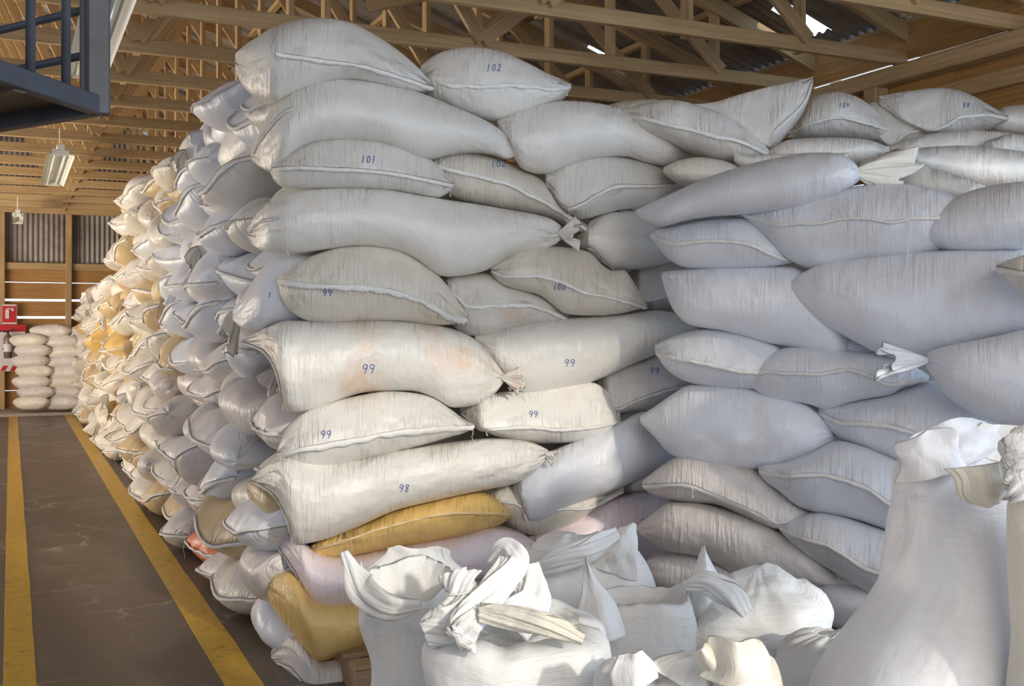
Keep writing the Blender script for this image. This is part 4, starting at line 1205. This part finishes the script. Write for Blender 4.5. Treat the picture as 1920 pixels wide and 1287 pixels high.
# ------------------------------------------------------------------ open sacks standing in front
def open_sack(z, st, label, mat, seed, depth=0.8, rim=(), crumple_amp=0.012, inner=0.16, nrm=1.0, name='open_sack', lip=0.0, kf=9.0, bottom=None, topfold=1.0, fill=0.55, plunge=9.0, inamp=0.022):
    """st: (v, uL, uR) from the mouth down; rim: (angle_deg, rise in m, width_deg)"""
    ang = np.linspace(0, 2 * math.pi, 160, endpoint=False)
    v = np.array([q[0] for q in st], float)
    Z = CAMZ - (v - HY) / F_PX * z
    c = np.array([(q[1] + q[2]) / 2 for q in st]); hw = np.array([(q[2] - q[1]) / 2 for q in st]) * z / F_PX
    zz = Z[::-1]; n = 60
    zs = np.linspace(zz[0], zz[-1], n)
    cg = pchip(zz, c[::-1], zs); hg = pchip(zz, hw[::-1], zs)
    fw = np.array([sy, cy, 0]); right = np.array([cy, -sy, 0])
    H = zs[-1] - zs[0]
    rise = np.zeros_like(ang)
    for a_, h_, w_ in rim:
        dd = (np.degrees(ang) - a_ + 180) % 360 - 180
        rise += h_ * np.exp(-(dd / w_) ** 2)
    rise += 0.012 * lump(np.cos(ang) * 3, np.sin(ang) * 3, seed, 1.5) * topfold
    r_ = np.random.default_rng(seed)
    rows = []; al = []
    ang_e = ang
    for k in range(n):
        t = k / (n - 1)
        e = 0.80 + 0.2 * t
        ca, sa = np.cos(ang), np.sin(ang)
        # flattened, cornered plan: a filled sack is a rounded rectangle
        sq = 1.0 / (np.abs(ca) ** 2.6 + np.abs(sa) ** 2.6) ** (1 / 2.6)
        R_ = hg[k] * sq
        cen = P(cg[k], HY, z)
        q = cen + right * (R_ * ca)[:, None] - fw * (R_ * sa * depth)[:, None]
        near = np.clip((t - 0.62) / 0.38, 0, 1) ** 1.5
        q[:, 2] = zs[k] + rise * near
        rows.append(q)
    V = np.array(rows)
    tt = np.linspace(0, 1, n)
    cr = crumple(V, seed, kf, 6)
    big = lump(V[..., 2] * 9, np.tile(ang, (n, 1)) * 2, seed + 1)
    outd = V - V.mean(1, keepdims=True); outd[..., 2] = 0; outd /= np.linalg.norm(outd, axis=-1, keepdims=True)
    amp = crumple_amp * (0.25 + 1.4 * tt ** 3)[:, None]
    V = V + outd * (cr * amp + big * 0.010)[..., None]
    # lip rolls over, then the inner wall down to the slack cloth over the contents
    top = V[-1]; cen = top.mean(0)
    inrows = []
    SS = np.concatenate([[0.988, 0.97, 0.95], np.linspace(0.92, 0.0, 24)])
    for s_ in SS:
        g = 1 - max(0.0, s_) ** plunge
        q = cen + (top - cen) * s_
        q[:, 2] = top[:, 2] * (1 - g) + (zs[-1] - inner) * g
        inrows.append(q)
    I = np.array(inrows)
    ci = crumple(I, seed + 2, kf * 1.15, 6)
    fade = np.clip((1 - SS) / 0.15, 0, 1); fade[-1] = 0.3
    I[..., 2] += ci * inamp * fade[:, None]
    I += (crumple(I, seed + 4, kf, 5) * inamp * 0.6 * fade[:, None] * (SS > .1)[:, None])[..., None] * np.array([.7, -.5, 0])
    V = np.concatenate([V, I])
    nn, na = V.shape[:2]
    idx = np.arange(nn * na).reshape(nn, na); i2 = np.roll(idx, -1, axis=1)
    fs = np.stack([idx[:-1], i2[:-1], i2[1:], idx[1:]], -1).reshape(-1, 4).tolist()
    fs.append(idx[0][::-1].tolist())
    uv = np.stack([np.tile(ang * 0.25, nn), np.repeat(np.arange(nn) * 0.015, na)], -1)
    verts = V.reshape(-1, 3)
    og = verts.mean(0); og[2] = verts[:, 2].min()
    at_ = np.repeat(0.3 * np.concatenate([tt ** 2, np.ones(len(I)) * .5]), na)
    ob = mesh_obj(name, verts - og, fs, M[mat], uv=uv[:, ::-1], attr=at_)
    ob.location = tuple(og)
    tag(ob, label, 'open sack', 'open sacks standing in front of the stack')
    return ob, og
def add_peak(ob, og, u, v, z, dr, ln, wd, mat, seed, name='twisted_neck', flat=0.5, open_=0.9, curl=0.0):
    p0 = P(u, v, z)
    right = np.array([cy, -sy, 0]); fw = np.array([sy, cy, 0])
    dv = right * dr[0] + fw * dr[1] + np.array([0, 0, 1]) * dr[2]
    V, fs, u_ = cloth_tail(None, p0, dv, ln, wd, None, seed=seed, flat=flat, open_=open_, curl=curl, up=(0.2, 0.9, 0.1))
    return mesh_obj(name, V - og, fs, M[mat], ob, uv=u_, attr=np.full(len(V), 0.4))

def flap(ob, og, u, v, z, dr, ln, wd, mat, seed, point=0.8, fold=0.35, name='cloth_flap', lean=0.0):
    """a creased double sheet of cloth standing up from the mouth"""
    p0 = P(u, v, z)
    right = np.array([cy, -sy, 0]); fw = np.array([sy, cy, 0])
    d = right * dr[0] + fw * dr[1] + np.array([0, 0, 1]) * dr[2]; d /= np.linalg.norm(d)
    sd = np.cross(d, fw); sd /= np.linalg.norm(sd); nn_ = np.cross(sd, d)
    ns, nt_ = 34, 34
    S_, T_ = np.meshgrid(np.linspace(-1, 1, ns), np.linspace(0, 1, nt_))
    w = wd * 0.5 * (1.25 - 0.25 * T_) * (1 - point * T_ ** 1.6) * (1 + 0.10 * np.sin(seed + 6 * T_))
    ed = 0.06 * lump(S_ * 3, T_ * 0, seed) * ln * T_
    q = p0 + d * (ln * (T_ + 0.12 * T_ * (1 - S_ ** 2)) + ed)[..., None] + sd * (S_ * w + lean * T_ * T_ * ln)[..., None]
    q = q - nn_ * ((wd * fold) * (1 - S_ ** 2) * (1 - .5 * T_))[..., None]
    rp = 0.5 * wd * fold * np.sin(S_ * 4.2 + seed + T_ * 1.5) * (0.3 + 0.7 * T_)
    q = q + nn_ * (crumple(q, seed, 22.0, 6) * 0.016 + rp * 0.5)[..., None] + sd * (crumple(q, seed + 5, 14.0, 5) * 0.012 * T_)[..., None] + nn_ * (0.10 * ln * np.sin(T_ * 4 + seed))[..., None]
    q = q + d * (crumple(q, seed + 6, 18.0, 4) * 0.010 * T_)[..., None]
    th = 0.005
    V = np.concatenate([(q - nn_ * th).reshape(-1, 3), (q + nn_ * th).reshape(-1, 3)])
    m = ns * nt_; fs = []
    for j in range(nt_ - 1):
        for i in range(ns - 1):
            a = j * ns + i; fs += [[a, a + 1, a + ns + 1, a + ns], [m + a, m + a + ns, m + a + ns + 1, m + a + 1]]
    for i in range(ns - 1):
        a = (nt_ - 1) * ns + i; fs.append([a, a + 1, m + a + 1, m + a]); fs.append([i + 1, i, m + i, m + i + 1])
    for j in range(nt_ - 1):
        a = j * ns; fs.append([a, a + ns, m + a + ns, m + a]); a += ns - 1; fs.append([a + ns, a, m + a, m + a + ns])
    uv = np.concatenate([np.stack([S_ * wd / 2, T_ * ln], -1).reshape(-1, 2)] * 2)
    return mesh_obj(name, V - og, fs, M[mat], ob, uv=uv, attr=np.full(2 * m, 0.3))
def twist(ob, og, pts, rad, mat, seed, name='twisted_neck', npl=5, turns=1.2, flat=0.7):
    """a rope of gathered cloth following a path"""
    pp = np.array([P(*q) for q in pts]); n0 = len(pp); N = 60
    t = np.linspace(0, n0 - 1, N)
    path = np.stack([smooth1(pchip(range(n0), pp[:, k], t), 6) for k in range(3)], -1)
    rg = pchip(range(n0), rad, t)
    tan = np.gradient(path, axis=0); tan /= np.linalg.norm(tan, axis=1, keepdims=True)
    fw = np.array([sy, cy, 0.1])
    s1 = np.cross(tan, fw); s1 /= np.linalg.norm(s1, axis=1, keepdims=True); s2 = np.cross(s1, tan)
    ang = np.linspace(0, 2 * math.pi, 64, endpoint=False); rows = []
    for k in range(N):
        a2 = ang + turns * 2 * math.pi * k / N
        f = 1 + 0.20 * np.sin(npl * a2 + seed) + 0.12 * np.sin((2 * npl + 1) * a2 + 2 * k / N)
        rows.append(path[k] + s1[k] * (np.cos(ang) * rg[k] * f)[:, None] + s2[k] * (np.sin(ang) * rg[k] * f * flat)[:, None])
    V = np.array(rows); V = V + (crumple(V, seed, 20, 5) * 0.004)[..., None] * np.array([.6, -.6, .4])
    na = 64; idx = np.arange(N * na).reshape(N, na); i2 = np.roll(idx, -1, axis=1)
    fs = np.stack([idx[:-1], i2[:-1], i2[1:], idx[1:]], -1).reshape(-1, 4).tolist(); fs += [idx[0][::-1].tolist(), idx[-1].tolist()]
    uv = np.stack([np.tile(ang * .05, N), np.repeat(np.arange(N) * .006, na)], -1)
    return mesh_obj(name, V.reshape(-1, 3) - og, fs, M[mat], ob, uv=uv, attr=np.full(N * na, .3))

def vfloor(z): return HY + F_PX * CAMZ / z
# back row first
o3, g3 = open_sack(3.75, [(1030, 985, 1170), (1045, 960, 1200), (1080, 948, 1216), (1120, 946, 1224), (1200, 950, 1226), (1350, 955, 1215), (vfloor(3.75), 965, 1200)],
  'crumpled white open sack nearest the pink sack, behind the others', 'cloth', 31, rim=[(35, .07, 22), (330, .04, 40)], crumple_amp=.022, inner=-.06, plunge=1.6, inamp=.035)
o4, g4 = open_sack(3.35, [(1118, 1100, 1295), (1135, 1088, 1302), (1200, 1080, 1300), (1300, 1085, 1290), (1450, 1090, 1285), (vfloor(3.35), 1095, 1280)],
  'white open sack with pointed left flap, middle of the front group', 'cloth', 37, rim=[(175, .05, 20), (340, .03, 25)], crumple_amp=.016, inner=.05, plunge=3, inamp=.02)
o5, g5 = open_sack(3.45, [(1100, 1345, 1500), (1120, 1300, 1540), (1150, 1286, 1556), (1200, 1284, 1562), (1300, 1285, 1565), (1450, 1290, 1560), (vfloor(3.45), 1300, 1550)],
  'heavily crumpled white sack right of the pointed flap sack', 'cloth', 43, rim=[(160, .02, 20), (20, .04, 25)], crumple_amp=.028, inner=-.07, plunge=1.5, inamp=.04)
o6, g6 = open_sack(3.05, [(1190, 1510, 1650), (1205, 1466, 1680), (1250, 1450, 1700), (1350, 1450, 1710), (vfloor(3.05), 1465, 1700)],
  'white sack slumped against the big front sack', 'cloth', 49, rim=[(60, .02, 30)], crumple_amp=.02, inner=-.03, plunge=1.5, inamp=.03)
o1, g1 = open_sack(3.15, [(1085, 660, 868), (1105, 666, 866), (1150, 675, 860), (1200, 686, 852), (1300, 694, 850), (1450, 700, 850), (vfloor(3.15), 706, 845)],
  'tall white open sack with pinched left corner beside the yellow sack', 'cloth', 53, rim=[(178, .05, 14), (270, .04, 50), (90, -.03, 50)], crumple_amp=.024, inner=.10, plunge=5)
o2, g2 = open_sack(2.75, [(1172, 850, 1090), (1182, 815, 1128), (1205, 800, 1144), (1240, 798, 1148), (1300, 803, 1150), (1450, 808, 1150), (vfloor(2.75), 820, 1140)],
  'round white open sack with twisted cord-tied neck, centre foreground', 'cloth', 59, depth=.95, rim=[(300, .02, 30)], crumple_amp=.010, inner=.035, plunge=4, inamp=.022, kf=8)
twist(o2, g2, [(800, 1190, 2.62), (850, 1165, 2.62), (866, 1120, 2.66), (862, 1078, 2.70)], [.035, .045, .030, .045], 'cloth', 61, turns=.6)
twist(o2, g2, [(866, 1200, 2.50), (880, 1160, 2.60), (930, 1105, 2.68), (968, 1048, 2.76), (950, 1030, 2.80), (925, 1060, 2.84)], [.04, .035, .036, .034, .028, .02], 'cloth', 62, name='cloth_fold', turns=.5, flat=.45)
twist(o2, g2, [(960, 1170, 2.70), (1000, 1120, 2.78), (985, 1060, 2.80)], [.05, .045, .03], 'cloth', 65, name='cloth_fold', turns=.3, flat=.5)
twist(o2, g2, [(900, 1150, 2.60), (965, 1158, 2.56), (1030, 1172, 2.52), (1095, 1200, 2.50)], [.020, .026, .024, .012], 'creamcloth', 63, name='cloth_fold', turns=.2, npl=7)
mb = MB(); c0 = P(864, 1118, 2.66)
pts = [c0 + np.array([0.036 * math.cos(t), 0.028 * math.sin(t), 0.003 * t - .02]) for t in np.linspace(0, 14, 60)]
mb.tube(pts, .0024, 5)
mesh_obj('cord', np.array(mb.v) - g2, mb.f, M['hem'], o2)
twist(o1, g1, [(645, 1034, 3.0), (656, 1062, 3.0), (684, 1108, 2.98), (735, 1138, 2.90), (790, 1135, 2.88)], [.010, .020, .040, .034, .015], 'cloth', 64, name='pinched_corner', turns=.15, npl=2, flat=.6)
flap(o1, g1, 780, 1085, 3.30, (.05, .3, 1), .09, .24, 'cloth', 69, point=.15, fold=.1, name='cloth_flap')
flap(o3, g3, 1150, 1075, 3.60, (.30, -.1, .9), .17, .13, 'cloth', 65, point=.55, fold=.2)
twist(o3, g3, [(990, 1075, 3.55), (1050, 1050, 3.5), (1110, 1030, 3.5), (1160, 1000, 3.55)], [.015, .035, .035, .02], 'cloth', 67, name='cloth_fold', turns=.2, npl=3, flat=.45)
flap(o4, g4, 1128, 1195, 3.12, (-.20, 0, .95), .22, .12, 'cloth', 68, point=.95, fold=.25)
flap(o4, g4, 1322, 1160, 3.42, (-.06, 0, 1), .21, .14, 'cloth', 66, point=.9, fold=.25)
twist(o5, g5, [(1284, 1098, 3.25), (1320, 1092, 3.22), (1365, 1112, 3.2), (1400, 1150, 3.2)], [.015, .030, .036, .02], 'cloth', 73, name='cloth_fold', turns=.2, npl=3, flat=.6)
o7, g7 = open_sack(2.45, [(1252, 1145, 1320), (1270, 1118, 1345), (1320, 1112, 1350), (1450, 1115, 1350), (vfloor(2.45), 1130, 1340)],
  'white open sack with ragged mouth at the bottom edge', 'cloth', 71, rim=[(120, .02, 15), (60, .015, 20), (200, .015, 20)], crumple_amp=.02, inner=.03, plunge=2)
flap(o7, g7, 1190, 1275, 2.30, (-.2, 0, 1), .06, .09, 'cloth', 74, point=.3, fold=.3)
flap(o7, g7, 1275, 1275, 2.35, (.4, 0, .8), .06, .12, 'cloth', 75, point=.4, fold=.3)
o8, g8 = open_sack(2.35, [(1245, 1345, 1440), (1262, 1328, 1462), (1320, 1320, 1470), (1450, 1320, 1475), (vfloor(2.35), 1330, 1470)],
  'cream open sack with folded-over cloth at the bottom edge', 'creamcloth', 77, rim=[(20, .025, 30), (160, .03, 20)], crumple_amp=.018, inner=.04, plunge=3)
flap(o8, g8, 1385, 1275, 2.22, (.1, 0, 1), .085, .13, 'creamcloth', 78, point=.3, fold=.5, lean=.2)
flap(o8, g8, 1345, 1240, 2.24, (-.6, 0, .5), .05, .07, 'creamcloth', 79, point=.4, fold=.4)
# the big sack at the right
zb_ = 2.25
o9, g9 = open_sack(zb_, [(872, 1712, 1960), (900, 1694, 1985), (960, 1688, 2010), (1040, 1680, 2030), (1100, 1672, 2050), (1140, 1645, 2070), (1200, 1600, 2090), (1260, 1562, 2110), (1320, 1530, 2120), (1500, 1500, 2130), (1800, 1500, 2130), (vfloor(zb_), 1530, 2100)],
  'big blue-shaded white sack standing closest, at the right edge', 'blue_shaded', 83, depth=.85, rim=[(180, .01, 30), (270, .05, 50)], crumple_amp=.014, inner=.03, kf=9, plunge=2)
flap(o9, g9, 1745, 890, 2.14, (-.2, 0, .8), .085, .11, 'blue_shaded', 84, point=.1, fold=.35, name='ragged_mouth')
flap(o9, g9, 1838, 865, 2.02, (.15, 0, -.8), .075, .12, 'creamcloth', 85, point=.3, fold=.25, name='ragged_mouth')
flap(o9, g9, 1790, 872, 2.36, (-.3, .1, .8), .09, .20, 'blue_shaded', 86, point=.15, fold=.2, name='ragged_mouth')
flap(o9, g9, 1880, 872, 2.36, (.2, .1, .8), .08, .18, 'cloth', 87, point=.1, fold=.25, name='ragged_mouth')
o10, g10 = open_sack(1.95, [(905, 1905, 1990), (940, 1890, 2040), (1040, 1885, 2080), (1200, 1900, 2100), (vfloor(1.95), 1930, 2090)],
  'cream sack with knotted neck at the far right edge', 'creamcloth', 91, crumple_amp=.01, inner=.02, plunge=2)
twist(o10, g10, [(1925, 930, 1.9), (1912, 890, 1.9), (1925, 850, 1.9), (1955, 845, 1.9)], [.035, .025, .04, .03], 'cloth', 92, name='knotted_neck')

# ------------------------------------------------------------------ pallet under the near corner
rt = empty('wooden_pallet', (1.35, 4.45, 0))
mb = MB()
for k in range(6):
    mb = MB(); mb.box((0, 0.02 + k * .18, .10), (1.1, 0.02 + k * .18 + .10, .122)); mb.build('deck_board', M['palletwood'], rt)
for k in range(3):
    mb = MB(); mb.box((0.0 + k * .5, 0, 0), (0.08 + k * .5, 1.05, .10)); mb.build('runner', M['palletwood'], rt)
tag(rt, 'wooden pallet under the sacks of the near corner', 'pallet')
